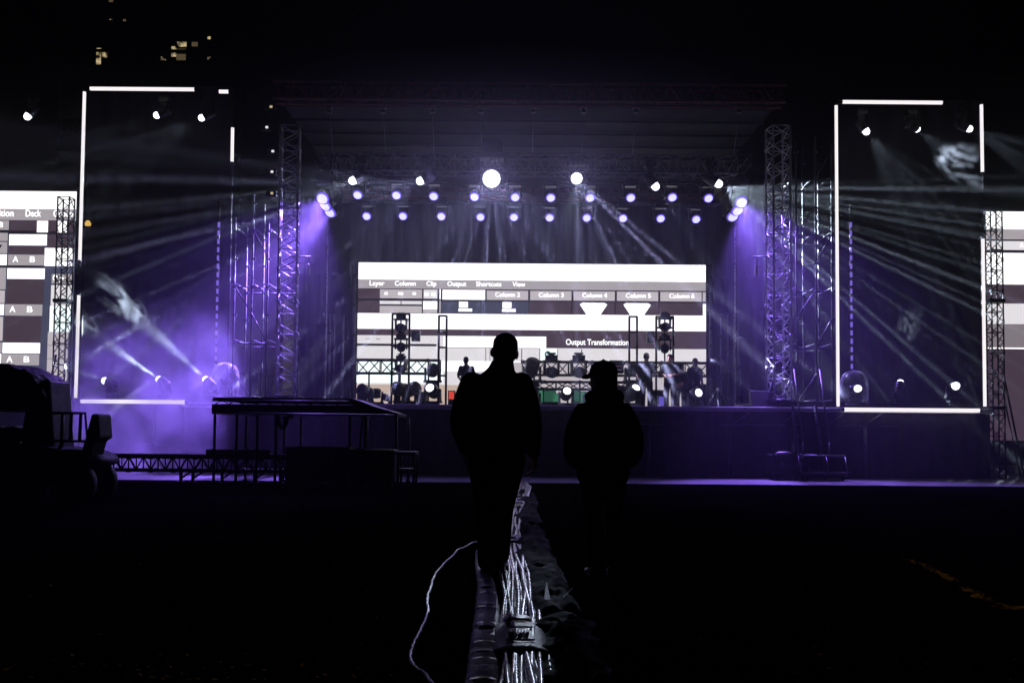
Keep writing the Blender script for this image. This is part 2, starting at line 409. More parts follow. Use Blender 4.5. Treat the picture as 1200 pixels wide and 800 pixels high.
# soft sides: 4*x*(1-x)
def soft(i):
    a = nt.nodes.new('ShaderNodeMath'); a.operation = 'SUBTRACT'; a.inputs[0].default_value = (1 if i == 0 else 1.25); nt.links.new(gr.outputs[i], a.inputs[1])
    b_ = nt.nodes.new('ShaderNodeMath'); b_.operation = 'MULTIPLY'; nt.links.new(gr.outputs[i], b_.inputs[0]); nt.links.new(a.outputs[0], b_.inputs[1])
    c = nt.nodes.new('ShaderNodeMath'); c.operation = 'MULTIPLY'; c.inputs[1].default_value = 6; c.use_clamp = True; nt.links.new(b_.outputs[0], c.inputs[0]); return c
def mul(a, b_):
    m = nt.nodes.new('ShaderNodeMath'); m.operation = 'MULTIPLY'; nt.links.new(a.outputs[0], m.inputs[0]); nt.links.new(b_.outputs[0], m.inputs[1]); return m
d_ = mul(mul(mul(r1, fall), soft(0)), soft(1))
k_ = nt.nodes.new('ShaderNodeMath'); k_.operation = 'MULTIPLY'; k_.inputs[1].default_value = .62; nt.links.new(d_.outputs[0], k_.inputs[0])
nt.links.new(k_.outputs[0], pv.inputs['Density']); nt.links.new(pv.outputs[0], po.inputs['Volume'])
tag(pl.build('smoke', pm), kind='stuff')

# ------------------------------------------------------------------ truss
def truss(name, label, cat, p0, p1, size, bays, r=.026, rb=.012, group=None, rot=0.0, m='alu', ends=True):
    p0 = Vector(p0); p1 = Vector(p1); ax = (p1-p0).normalized()
    up = Vector((0,1,0)) if abs(ax.z) > .8 else Vector((0,0,1))
    u = up.cross(ax).normalized(); v = ax.cross(u)
    if rot: q = Matrix.Rotation(rot, 3, ax); u = q @ u; v = q @ v
    su, sv = (size if isinstance(size, tuple) else (size, size))
    cs = [(u*a*su/2 + v*b*sv/2) for a, b in ((-1,-1),(1,-1),(1,1),(-1,1))]
    root = thing(name, label, cat, p0, group)
    L = (p1-p0).length
    for c in cs:
        b = MB(); b.tube([p0+c, p1+c], r, 8)
        for k in range(0, bays+1, 3):
            q = p0+c+ax*(L*k/bays); b.tube([q-ax*.05, q+ax*.05], r*1.45, 8)
        b.build('chord', M[m], root)
    b = MB()
    for k in range(bays):
        a0, a1 = L*k/bays, L*(k+1)/bays
        for i in range(4):
            A, B = cs[i], cs[(i+1)%4]
            if k % 2: A, B = B, A
            b.tube([p0+A+ax*a0, p0+B+ax*a1], rb, 5)
            if k % 2 == 0: b.tube([p0+A+ax*a0, p0+B+ax*a0], rb, 5)
    for i in range(4): b.tube([p1+cs[i], p1+cs[(i+1)%4]], rb, 5)
    b.build('bracing', M[m], root)
    return root, cs

# ------------------------------------------------------------------ stage
YS = 23.6
DZ = 1.75
XL, XR = at(214,480,YS).x, at(1162,480,YS).x
st = thing('stage', 'long black concert stage deck with a dark cloth skirt', 'stage', (0,YS,0))
b = MB(); b.span((XL,YS,DZ-.10),(XR,36,DZ)); b.build('deck', M['deck'], st)
for a_, c_ in ((214,330),(905,1162)):
    b = MB(); b.span((at(a_,480,YS).x,24.35,DZ+.001),(at(c_,480,YS).x,27.5,DZ+.2)); b.build('wing_deck', M['deck'], st)
b = MB(); b.span((XL,YS-.02,DZ-.10),(XR,YS-.003,DZ-.03)); b.tube([(XL,YS-.035,DZ-.012),(XR,YS-.035,DZ-.012)], .034, 12); b.build('edge_trim', M['tower'], st)
b = MB()                                             # pleated skirt
xs = [XL+.02 + (XR-XL-.04)*i/900 for i in range(901)]
b.rings([[Vector((x, YS+.06+.022*math.sin(x*16)+.015*math.sin(x*5.3), z)) for x in xs] for z in (.02, .6, 1.2, DZ-.11)], close=False, cap=False)
b.build('skirt', M['skirt'], st, fix=False)
for px in (700, 845, 980, 555):
    b = MB(); x = at(px,495,YS).x; b.span((x,YS-.02,1.30),(x+1.6,YS+.005,1.335)); b.build('rail', M['galv'], st)
for px in (857, 912, 968, 1012):
    b = MB(); x = at(px,490,YS).x; b.tube([(x,YS-.01,1.32),(x+.45,YS-.01,1.62)], .022, 6); b.build('brace', M['galv'], st)
for px in (855, 1013, 480, 760):
    b = MB(); x = at(px,500,YS).x; b.tube([(x,YS-.035,.03),(x,YS-.035,1.28)], .05, 10); b.lathe([(.07,0),(.07,.03)], 'Z', (x,YS-.035,1.28), 10); b.build('leg', M['galv'], st)

# towers
def tower(px, top, label):
    x = at(px, 470, 24.2).x; base = DZ+.225
    zt = at(px, top, 24.2).z
    return truss('truss_tower', label, 'truss tower', (x,24.2,base), (x,24.2,zt), .46, 26, .028, .014, 'main truss towers of the stage', rot=R(8), m='tower')
for px, lab in ((335, 'tall aluminium truss tower left of the stage screen'), (913, 'tall aluminium truss tower right of the stage screen')):
    t, _ = tower(px, 150, lab)
    x = at(px,470,24.2).x
    b = MB(); b.box((x,24.2,DZ+.212),(.8,.8,.02)); b.build('foot_plate', M['galv'], t)
    for sx in (-1,1):
        b = MB(); b.tube([(x+sx*.36,24.2-.3,DZ+.225),(x+sx*.25,24.2-.27,DZ+.7)], .025, 6); b.build('brace', M['galv'], t)

# slim towers in front of side screens
for px, top, lab in ((73, 232, 'slim dark truss mast in front of the left screen'), (1166, 246, 'slim dark truss mast in front of the right screen')):
    x = at(px,400,24.3).x
    rt, cs = truss('truss_mast', lab, 'truss mast', (x,24.3,.02), (x,24.3,at(px,top,24.3).z), .30, 26, .02, .012, 'slim truss masts at the side screens', m='black_metal')
    b = MB()
    for z in (at(px,353,24.3).z, at(px,478,24.3).z): b.box((x,24.3,z),(.38,.38,.09))
    b.build('sleeve', M['black_metal'], rt)
    b = MB(); sx = -1 if px < 600 else 1
    b.tube([(x+sx*.1,24.2,3.0),(x+sx*.55,24.0,.02)], .025, 6); b.tube([(x+sx*.1,24.2,2.4),(x+sx*.4,23.9,.02)], .02, 6)
    b.build('outrigger', M['black_metal'], rt)

# ringlock scaffold bays
def scaffold(pxs, tops, Y, label, flip):
    x0 = at(pxs[0], 470, Y).x
    root = thing('scaffold', label, 'scaffold', (x0,Y,0), 'scaffold bays beside the stage')
    X = [at(p, 470, Y).x for p in pxs]; Z = [at(p, t, Y).z for p, t in zip(pxs, tops)]
    for x, zt in zip(X, Z):
        for dy in (0, 1.1):
            b = MB(); b.tube([(x,Y+dy,.03),(x,Y+dy,zt)], .024, 7)
            z = .4
            while z < zt:
                b.lathe([(.026,-.012),(.062,-.006),(.062,.006),(.026,.012)], 'Z', (x,Y+dy,z), 8)
                b.box((x+.05,Y+dy-.02,z),(.05,.035,.06)); z += .75
            b.lathe([(.08,0),(.08,.02)], 'Z', (x,Y+dy,.006), 8)
            b.build('standard', M['scaff'], root)
    def bar(p, q, r_, nm):
        b = MB(); b.tube([p, q], r_, 6); b.build(nm, M['scaff'], root)
    for i in range(len(X)-1):
        zt = min(Z[i], Z[i+1]); z = 1.9; k = 0
        while z < zt-.8:
            if k % 2 == 0:
                for dy in (0, 1.1): bar((X[i],Y+dy,z),(X[i+1],Y+dy,z), .018, 'ledger')
            a, c = (X[i], X[i+1]) if flip else (X[i+1], X[i])
            if (k+i) % 3 == 0: bar((a,Y-.03,z+.05),(c,Y-.03,z+.8), .02, 'brace')
            z += .75; k += 1
    for x, zt in zip(X, Z):
        z = 2.0
        while z < zt: bar((x,Y,z),(x,Y+1.1,z), .018, 'ledger'); z += 1.5
scaffold([272,293,311], [255,228,262], 24.9, 'steel scaffold bay left of the left truss tower', False)
scaffold([934,957,976], [165,160,170], 24.9, 'steel scaffold bay right of the right truss tower', True)

# violet lamp chains
for px, top, bot, lab in ((253, 258, 432, 'string of small violet lamps hanging left of the scaffold'), (998, 262, 432, 'string of small violet lamps above the domed light')):
    Y = 24.6; a, c = at(px, top, Y), at(px, bot, Y); a.x = c.x
    t = thing('lamp_string', lab, 'light string', c, 'strings of violet lamps')
    b = MB(); b.tube([(c.x,Y+.03,c.z),(c.x,Y+.03,a.z+.5)], .022, 6); b.build('cable', M['black_metal'], t)
    z = c.z
    while z < a.z:
        b = MB(); b.tube([(c.x,Y-.02,z),(c.x,Y-.02,z+.13)], .030, 8); b.build('lamp', M['chain_lamp'], t); z += .22

# roof
rf = thing('stage_roof', 'wide stage roof on dark red beams over the stage', 'stage roof', (0,24,9.4))
zb = at(620,111,24).z
for y0, zz in ((24.0, zb), (33.5, zb-.1)):
    xl, xr = at(340,111,24).x-.4, at(900,111,24).x+.4
    for dy, dz in ((-.2,-.22),(.2,-.22),(-.2,.22),(.2,.22)):
        b = MB(); b.tube([(xl,y0+dy,zz+dz),(xr,y0+dy,zz+dz)], .035, 8); b.build('chord', M['roof_red'], rf)
    b = MB(); n = 44
    for k in range(n):
        x0, x1 = xl+(xr-xl)*k/n, xl+(xr-xl)*(k+1)/n; s = 1 if k % 2 else -1
        for dy in (-.2,.2): b.tube([(x0,y0+dy,zz-.22*s),(x1,y0+dy,zz+.22*s)], .018, 5)
        b.box(((x0+x1)/2, y0, zz+.0),(x1-x0-.06,.015,.36) if k % 4 != 1 else (.1,.015,.36))
    b.build('bracing', M['roof_red'], rf)
for k in range(8):
    y = 24.8+k*1.15; b = MB(); b.tube([(xl,y,zb-.05),(xr,y,zb-.05)], .04, 8); b.build('purlin', M['black_metal'], rf)
b = MB(); b.span((xl,24.4,zb+.02),(xr,34,zb+.06)); b.build('roof_skin', M['roof_skin'], rf)
# hoists
for k, px in enumerate((386, 449, 507, 564, 625, 684, 745, 866)):
    p = at(px, 122, 24.6); zt = 8.65
    t = thing('chain_hoist', f'{ORD[k]} chain hoist from the left under the roof beam', 'chain hoist', p, 'chain hoists under the roof beam')
    b = MB(); b.box(p,(.16,.14,.26)); b.box((p.x,p.y,p.z-.2),(.12,.12,.1)); b.lathe([(.05,-.03),(.05,.03)], 'X', (p.x,p.y-.02,p.z+.2), 8)
    b.build('motor', M['galv'], t, bevel=.01)
    b = MB(); b.tube([(p.x,p.y,p.z+.1),(p.x,p.y,zb-.1)], .012, 5); b.tube([(p.x,p.y,p.z-.2),(p.x,p.y+.6,zt)], .010, 5); b.build('chain', M['galv'], t)

# back drapes
def drape(name, x0, x1, y, z0, z1, label, yaw=0.0, group='black stage drapes'):
    b = MB(); n = int((x1-x0)*26)
    rows = []
    for z in (z0, (z0+z1)/2, z1):
        rows.append([Vector((x0+(x1-x0)*i/n, y+.06*math.sin(i*.55)+.03*math.sin(i*.17+z), z)) for i in range(n+1)])
    b.rings(rows, close=False, cap=False)
    return tag(b.build(name, M['drape'], fix=False), label, 'drape', group)
drape('stage_drape', at(338,300,34.3).x, at(905,300,34.3).x, 34.3, DZ+.01, zb-.1, 'wide black drape hanging behind the stage screen')
drape('stage_drape', at(350,300,31).x, at(412,300,31).x, 31.0, DZ+.01, 6.3, 'narrow black drape left of the stage screen')
drape('stage_drape', at(834,300,31).x, at(900,300,31).x, 31.0, DZ+.01, 6.3, 'narrow black drape right of the stage screen')

# ------------------------------------------------------------------ screens
def text_mesh(txt, p_left, width, height, Y, align='LEFT', bold=.012):
    cu = bpy.data.curves.new('lettering', 'FONT'); cu.body = txt; cu.size = 1; cu.offset = bold
    o = bpy.data.objects.new('lettering', cu); COL.objects.link(o)
    dg = bpy.context.evaluated_depsgraph_get(); me = bpy.data.meshes.new_from_object(o.evaluated_get(dg))
    bpy.data.objects.remove(o)
    xs = [v.co.x for v in me.vertices]; ys = [v.co.y for v in me.vertices]
    kx = width/(max(xs)-min(xs)); ky = height/.72
    for v in me.vertices:
        x, y = v.co.x-min(xs), v.co.y
        v.co = Vector((p_left.x + x*kx, Y, p_left.z + y*ky))
    return me
def screen(label, Y, outer, rects, texts, tris=(), loc_px=None):
    x0, y0, x1, y1 = outer
    A, B = at(x0,(y0+y1)/2,Y), at(x1,(y0+y1)/2,Y); T, D = at((x0+x1)/2,y0,Y).z, at((x0+x1)/2,y1,Y).z
    def X(px): return A.x + (B.x-A.x)*(px-x0)/(x1-x0)
    def Z(py): return T + (D-T)*(py-y0)/(y1-y0)
    root = thing('led_screen', label, 'screen', ((A.x+B.x)/2,Y,D), 'big screens of the stage')
    b = MB(); b.span((A.x-.04,Y+.012,D-.04),(B.x+.04,Y+.16,T+.04)); b.build('cabinet', M['black_metal'], root)
    mats = []; b = MB()
    layer = {}
    for i, (a, c, d, e, m) in enumerate(rects):
        if m not in mats: mats.append(m)
        b.mi = mats.index(m)
        yy = Y - .0012*i
        b.quad([(X(a),yy,Z(e)),(X(d),yy,Z(e)),(X(d),yy,Z(c)),(X(a),yy,Z(c))])
    for i, (pts, m) in enumerate(tris):
        if m not in mats: mats.append(m)
        b.mi = mats.index(m); b.quad([(X(p),Y-.12-.001*i,Z(q)) for p, q in pts])
    b.build('display', [M[m] for m in mats], root, fix=False)
    lb = bmesh.new()
    for txt, px0, px1, base, h in texts:
        me = text_mesh(txt, Vector((X(px0),Y,Z(base))), X(px1)-X(px0), (Z(base-h)-Z(base)), Y-.15)
        lb.from_mesh(me)
    mb = MB(); mb.bm.free(); mb.bm = lb
    mb.build('lettering', M['s_text'], root, fix=False)
    return root
# centre
rc = [(419,309,827,477,'s_light'),(419,309,827,329,'s_white'),(419,329,827,339.5,'s_grey'),(419,339.5,827,369,'s_dark'),
 (419,340.5,444,351.5,'s_mauve'),(444.5,340.5,494,351,'s_pale'),(495.8,340.5,512,351,'s_light'),(514.5,340,516,351.5,'s_white'),(518,340.5,568,352,'s_white'),
 (823.5,341,827,352,'s_pale')]
for k in range(5): rc.append((570+k*50.9,341,617+k*50.9+1.5,352,'s_pale'))
rc += [(419,354,444,368,'s_mauve'),(444.5,354,469,358,'s_light'),(470,354,494,358,'s_light'),(444.5,360,494,368,'s_pale'),(495.5,354,512,364,'s_white'),(495.5,364.5,512,368,'s_pale'),(514.5,353,516,368,'s_pale'),
 (517,354,619,368,'s_blue'),(620,354,669,368.5,'s_mauve'),(670.5,354,720,368.5,'s_mauve'),(721.5,354,771,368.5,'s_mauve'),(772.5,354,822,368.5,'s_mauve'),(823.5,355,827,368.5,'s_white'),
 (537.5,354.5,548,361.5,'s_white'),(537,362.5,553,366,'s_white'),(588.5,354.5,599,361.5,'s_white'),(588,362.5,604,366,'s_white'),
 (419,368.7,827,387,'s_white'),(419,387,827,394.5,'s_mauve'),(640,387,827,408,'s_mauve'),(419,395,512,404,'s_light'),(429,398,434,400,'s_pale'),(441,398,446,400,'s_pale'),
 (520,395,640,408,'s_white'),(450,344,454,347,'s_white'),(466,344,472,347,'s_white'),(483,344,487,347,'s_white'),(497,344,502,348,'s_white'),(505,344,510,348,'s_white'),(419,404.3,512,407,'s_dark'),(512,395,519.5,408,'s_light'),(419,408,827,424,'s_light'),(419,421.3,512,422.3,'s_pale'),(520,408,633,408.8,'s_mid'),
 (569,409,570,424,'s_mid'),(574,409,574.8,424,'s_mid'),(611,409,612,424,'s_dark'),(632,409,633,424,'s_mid'),(653,409,653.8,424,'s_mid'),(681,409,682,424,'s_dark'),(633.5,408.5,652.5,424,'s_cyan'),
 (419,424,827,436,'s_white'),(600,425,827,436,'s_pale'),(419,424,520,450,'s_cyan'),(419,452,560,477,'s_beige'),(419,461,560,462.2,'s_pale'),(560,436,827,477,'s_pale')]
tc_ = [('Layer',433,450.5,336.7,5.6),('Column',462.5,487,336.7,5.6),('Clip',499.5,511,336.7,5.6),('Output',524,546,336.7,5.6),('Shortcuts',557.5,587,336.7,5.6),('View',600,615,336.7,5.6),
 ('Output Transformation',663,736,404.2,6.8)]
for k in range(5): tc_.append((f'Column {k+2}',580+k*50.9,609+k*50.9,348.8,5.2))
def tri_gem(c): return [((c-16,357),(c-13,355),(c+13,355),(c+16,357)),((c-16,357),(c+16,357),(c+8,369),(c-8,369))]
gems = [(list(reversed(q)),'s_white') for c in (695,746) for q in tri_gem(c)]
# round green mark
for k in range(9):
    a0, a1 = R(40+k*28), R(40+(k+1)*28)
    gems.append(([(642+math.cos(a)*r_, 415.5-math.sin(a)*r_) for a, r_ in ((a0,2.2),(a0,4.0),(a1,4.0),(a1,2.2))],'s_green'))
gems.append(([(645,418),(648,418),(648,420.5),(645,420.5)],'s_green'))
gems.append(([(642,422),(644,422),(644,423.5),(642,423.5)],'s_green'))
screen('wide bright centre stage screen showing menu rows and Output Transformation', 33.0, (419,309.5,827,477), rc, tc_, gems)
b = MB()
# left screen
rl = [(-40,224,86.5,470,'s_blue'),(-40,224,86.5,245,'s_white'),(-40,245,86.5,258.3,'s_grey'),(-40,258.3,86.5,275,'s_dark'),(-40,259,8,270,'s_grey'),(9.5,259,41,270.5,'s_mauve'),(41,259,54,272.5,'s_white'),(55,259,65,271,'s_mauve'),(65.5,259,76,272.7,'s_white'),
 (77,259,86,272,'s_mauve'),(-40,273.5,7.2,283,'s_grey'),(9,275,53.3,288,'s_white'),(54.5,275,86,290.5,'s_mauve'),(-40,284.3,7,297.5,'s_grey'),(8.8,289,51,298.5,'s_mauve'),(-40,298.8,7,311.5,'s_white'),(8.6,299,51,311.5,'s_grey'),(51.3,291,86,312,'s_white'),(75,305.5,86,307,'s_mauve'),
 (-40,312,52,314.5,'s_dark'),(8.2,315,52.2,327.5,'s_white'),(-40,314.5,6.8,340,'s_grey'),(8.2,328,52,357,'s_mauve'),(60.5,321.5,84.5,332.5,'s_grey'),(60.2,334.5,84.5,359,'s_light'),(59.5,359,84,389,'s_cyan'),(58,389,82,470,'s_pale'),
 (-40,341.3,6.3,356,'s_pale'),(-40,357.3,6,370,'s_white'),(7.2,357.3,50.8,370.5,'s_grey'),(-40,372,5.4,400,'s_pale'),(7,371.2,50,401.5,'s_mauve'),(-40,402,5,414,'s_grey'),(5.8,402.2,49.6,414.3,'s_white'),(-40,415,4.7,428,'s_white'),(5.5,415.2,49,428.3,'s_grey')]
for yy in (404.5,420,435,450,464): rl.append((57.5,yy,82,yy+.8,'s_mid'))
tl = [('Composition',-48+14,16.5,255.3,8),('Deck',30.5,48.5,255.3,8),('Group',63,86,255.3,8),('O',64.5,70,330.2,7),('p',72,77,330.2,7),
 ('A',17,23.5,308.7,7),('B',37,43,308.7,7),('A',15.2,22,367,7),('B',35.5,42,367,7),('A',13.5,20.5,425,7),('B',33.5,40,425,7),('8',-1,4.5,268,6)]
screen('bright screen at the far left showing Deck and rows of A B buttons', 25.2, (-40,224,86.5,470), rl, tl, [([(-1,288.5),(1,293),(3.6,288.5),(3.6,288.4)],'s_dark'),([(-1,346),(1,350),(3.2,346),(3.2,345.9)],'s_dark')])
rr = [(1157,248,1240,516,'s_mauve'),(1157,248,1240,269,'s_white'),(1157,269,1240,281,'s_grey'),(1157,281,1240,283,'s_dark'),(1157,283,1240,293.5,'s_light'),(1157,293.5,1240,296.8,'s_dark'),(1157,297,1240,334,'s_white'),(1157,334,1240,356.5,'s_mauve'),
 (1157,356.5,1240,380.5,'s_light'),(1157,380.5,1240,382,'s_mid'),(1157,382,1240,408,'s_mid'),(1157,408,1240,409.6,'s_white')]
screen('tall screen at the far right with white bands over a dark lower half', 25.2, (1157,248,1240,516), rr, [('A',1193,1197.5,291.5,5.5),('B',1212,1217,291.5,5.5)])

# ------------------------------------------------------------------ scrim frames and LED tubes
def scrim(x0, y0, x1, y1, Y, label):
    a, c = at(x0,y1,Y), at(x1,y0,Y); a.x = at(x0,(y0+y1)/2,Y).x; c.x = at(x1,(y0+y1)/2,Y).x
    t = thing('scrim_wall', label, 'scrim', (a.x,Y,a.z), 'framed black scrims')
    b = MB(); n, m_ = 40, 16; rows = []
    for j in range(m_+1):
        rows.append([Vector((a.x+(c.x-a.x)*i/n, Y+.05*math.sin(i*1.1+j*.3)*math.sin(j*.5), a.z+(c.z-a.z)*j/m_)) for i in range(n+1)])
    b.rings(rows, close=False, cap=False); b.build('cloth', M['scrim'], t, fix=False)
    for p, q in (((a.x,Y,a.z-1.2),(a.x,Y,c.z)),((c.x,Y,a.z-1.2),(c.x,Y,c.z)),((a.x,Y,c.z),(c.x,Y,c.z)),((a.x,Y,a.z),(c.x,Y,a.z)),(((a.x+c.x)/2,Y+.1,a.z-1.2),((a.x+c.x)/2,Y+.1,c.z))):
        b = MB(); b.tube([p,q], .03, 8); b.build('frame_pole', M['black_metal'], t)
scrim(99, 102, 270, 470, 25.6, 'black scrim wall inside the left tube outline')
scrim(981, 118, 1153, 482, 25.6, 'black scrim wall inside the right tube outline')
TUBES = [((106,102.5),(228,106.5),'white light tube along the top of the left scrim'),((257,107.3),(268,107.8),'very short white light tube at the left scrim top corner'),
 ((99,108),(93.5,305),'long upright white light tube on the left scrim edge'),((92.5,346),(88.5,466),'lower upright white light tube beside the left screen'),
 ((95,470),(217,471),'white light tube along the foot of the left scrim'),((272.5,150),(272,190),'short upright white light tube right of the left scrim'),
 ((987,119.5),(1104,120.5),'white light tube along the top of the right scrim'),((980,124),(982,476),'longest upright white light tube beside the right scaffold'),
 ((1150,123),(1151.3,202),'short upright white light tube at the right scrim top'),((1152,280),(1154,476),'upright white light tube beside the right screen mast'),
 ((989,480),(1147.5,480.5),'white light tube along the foot of the right scrim')]
for (p, q, lab) in TUBES:
    yt = 23.47 if 'along the foot' in lab else 23.9
    A, B = at(p[0],p[1],yt), at(q[0],q[1],yt)
    vert = abs(p[0]-q[0]) < abs(p[1]-q[1])
    if vert: m_ = (A.x+B.x)/2; A.x += (m_-A.x)*.5; B.x += (m_-B.x)*.5
    else: m_ = (A.z+B.z)/2; A.z = B.z = m_
    t = thing('led_tube', lab, 'light tube', A, 'white light tubes outlining the scrims')
    b = MB(); b.tube([A,B], .042 if vert else .05, 8); b.build('tube', M['tube'], t)
    ax = (B-A).normalized(); b = MB()
    b.tube([A+Vector((0,.075,0)),B+Vector((0,.075,0))], .026, 6); b.build('holder', M['black_metal'], t)
    for e, s_ in ((A,-1),(B,1)):
        b = MB(); b.tube([e+ax*.002*s_,e+ax*.05*s_], .055, 8); b.build('end_cap', M['black_metal'], t)
# hang panels of PA lights
b = MB()

# ------------------------------------------------------------------ lighting rig
GW = 'violet wash lights of the rig'
YF, YB = 27.0, 29.4
row1 = [(420,226),(465.3,226.3),(508.7,227.5),(556.3,228.2),(603.7,228.6),(645.2,229.2),(691.2,229.2),(738.5,229.2),(787,228.8),(829.2,229.8)]
row2 = [(430.5,251.3),(472.8,251.3),(517.6,251.5),(563.3,252.2),(602.3,252.4),(644,253),(687.2,253.2),(729.5,253.8),(773.5,254),(814.8,255)]
for k, (px, py) in enumerate(row1):
    p = at(px,py,YF)
    fixture('wash', px, py, YF, (p.x*1.1, 18, 0), f'{ORD[k]} violet wash light from the left in the upper lit row', 'purple', group=GW, lampargs=(VIO, 46, 92, 1.0, .1))
for k, (px, py) in enumerate(row2):
    p = at(px,py,YB)
    fixture('wash', px, py, YB, (p.x*1.1, 19, 0), f'{ORD[k]} violet wash light from the left in the lower lit row', 'purple', group=GW, lampargs=(VIO, 46, 92, 1.0, .1))
NM = ['front','middle','rear']
for k, (px, py, Y) in enumerate(((380,229.3,27.0),(384.8,237,28.1),(390,245.2,29.2))):
    fixture('wash', px, py, Y, ((-5.95,24.1,5.4) if k == 0 else (-9.6,21.6,.0)), f'{NM[k]} violet wash light of the cluster at the left end', 'purple', group=GW, scale=1.35, lampargs=((VIO, 9000, 52, .5, .1) if k == 0 else (VIO, 21000, 36, .8, .1)))
for k, (px, py, Y) in enumerate(((867,233.5,27.0),(861.8,242.5,28.1),(856.5,250,29.2))):
    fixture('wash', px, py, Y, ((6.75,24.1,5.2) if k == 0 else (8.6,21.6,.2)), f'{NM[k]} violet wash light of the cluster at the right end', 'purple', group=GW, scale=1.35, lampargs=((VIO, 9000, 52, .5, .1) if k == 0 else (VIO, 3800, 40, .7, .1)))
def hang_truss(px0, px1, py, Y, dz, label, size=.5, bays=40):
    A, B = at(px0,py,Y), at(px1,py,Y); z = (A.z+B.z)/2
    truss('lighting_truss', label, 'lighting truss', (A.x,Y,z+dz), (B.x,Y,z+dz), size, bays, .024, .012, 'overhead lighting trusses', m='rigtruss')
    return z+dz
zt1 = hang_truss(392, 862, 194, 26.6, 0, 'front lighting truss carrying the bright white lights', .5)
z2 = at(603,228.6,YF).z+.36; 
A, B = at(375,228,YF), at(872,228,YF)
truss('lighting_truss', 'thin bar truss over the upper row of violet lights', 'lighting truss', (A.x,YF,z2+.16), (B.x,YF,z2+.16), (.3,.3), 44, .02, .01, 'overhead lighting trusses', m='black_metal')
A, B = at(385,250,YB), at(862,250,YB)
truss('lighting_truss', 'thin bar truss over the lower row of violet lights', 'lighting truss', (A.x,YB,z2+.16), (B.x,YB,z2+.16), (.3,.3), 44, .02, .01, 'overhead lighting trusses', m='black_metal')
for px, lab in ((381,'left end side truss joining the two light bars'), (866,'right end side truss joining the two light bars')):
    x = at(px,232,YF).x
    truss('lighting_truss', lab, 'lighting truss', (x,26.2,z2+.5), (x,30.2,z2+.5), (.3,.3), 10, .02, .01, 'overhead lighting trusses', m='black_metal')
# white lights on the front truss
GB = 'white beam lights on the front truss'
WL = [(423,207.4,(-12,24.5,4.0),4500,44,('fan',34,9),'white light at the left end of the front truss','white'),
      (502,207.6,(-12.5,24.9,2.8),12000,72,('fan',38,9),'white light beaming left from the front truss','white'),
      (576,209,(-.6,27.2,1.75),19000,150,('fan',21,9),'brightest white light near the middle of the front truss','white'),
      (675.8,208.8,(4.4,26.8,1.75),14000,66,('fan',16,9),'second brightest white light right of the middle of the front truss','white'),
      (762,210,(8.5,26.0,1.75),1400,50,('fan',26,9),'dimmer white light right of centre on the front truss','white'),
      (832.8,210.2,(13.5,24.9,3.2),22000,72,('fan',38,9),'white light at the right end of the front truss','white')]
for px, py, aim, e, ang, gb, lab, ln in WL:
    big = 500 < px < 700 and px != 502
    fixture('beam', px, py, 26.5, (px*.004-2.4, 6, 2.0) if big else aim, lab, ln, group=GB, beam_aim=aim, lampargs=(COOL if 500 < px < 800 else WHI, e, ang, .25, .05, gb), scale=2.3 if px == 576 else 1.5 if 600 < px < 700 else 1.15)  # brightest lenses enlarged to stand in for their glare
# added spots: halo glow at the bright lights, and a narrow shaft on cables
p = at(502,207.6,26.0); lamp(p, (-5, 2, 1.0), SPL, 220, 110, 1.0, .1)
p = at(576,209,25.65); lamp(p, (p.x*.3, 0, .5), SPL, 1050, 108, 1.0, .12)
p = at(675.8,208.8,25.8); lamp(p, (p.x*.3, 0, .5), SPL, 560, 108, 1.0, .1); lamp(p+Vector((0,0,-.1)), (.0,5.6,.0), WHI, 11000, 5.5, .8, .06)
pt = ground_at(1128,687); lamp(at(832.8,210.2,25.9), pt, (1.0,.86,.62), 1400, 4.2, 1.0, .05)  # extra warm spot added for the leaves, with no fixture of its own
# side beam lights
GS = 'white beam lights around the scrims'
SL = [((38,130),(-16,22,3.0),200,30,('fan',20,6),'white light alone above the left screen'),
      ((193,132),(-18,23.0,5.6),600,34,('fan',38,8),'middle white light above the left scrim'),
      ((245,134),(-16,23.0,4.6),1100,40,('fan',40,9),'right white light above the left scrim'),
      ((1010,147),tuple(at(1120,300,23.6)),1700,48,('fan',44,9),'left white light above the right scrim'),
      ((1069,147),tuple(at(1125,190,25.6)),2200,36,('noise',9,5),'middle white light above the right scrim'),
      ((1127,147),(19.5,23.4,5.2),2200,44,('fan',40,9),'right white light above the right scrim')]
for (px, py), aim, e, ang, gb, lab in SL:
    fixture('beam', px, py, 24.4, aim, lab, 'white', group=GS, lampargs=(WHI, e, ang, .25 if gb[0] == 'fan' else 1.0, .05, gb), scale=.92)
SB = [((132,449),at(75,430,24.2),11000,12,('noise',8,6),'left white light at the foot of the left scrim'),
      ((193,449),at(112,392,25.2),11000,13,('noise',8,6),'middle white light at the foot of the left scrim'),
      ((247,450),at(172,380,25.2),11000,13,('noise',8,6),'right white light at the foot of the left scrim'),
      ((1054,455),at(1064,384,25.6),500,20,('noise',12,5),'middle white light at the foot of the right scrim'),
      ((1117,454),at(1200,400,20),300,20,('dots',10,5),'right white light at the foot of the right scrim')]
for (px, py), aim, e, ang, gb, lab in SB:
    fixture('beam', px, py, 24.1, aim, lab, 'white', True, GS, (WHI, e, ang, .9, .03, gb), .92)
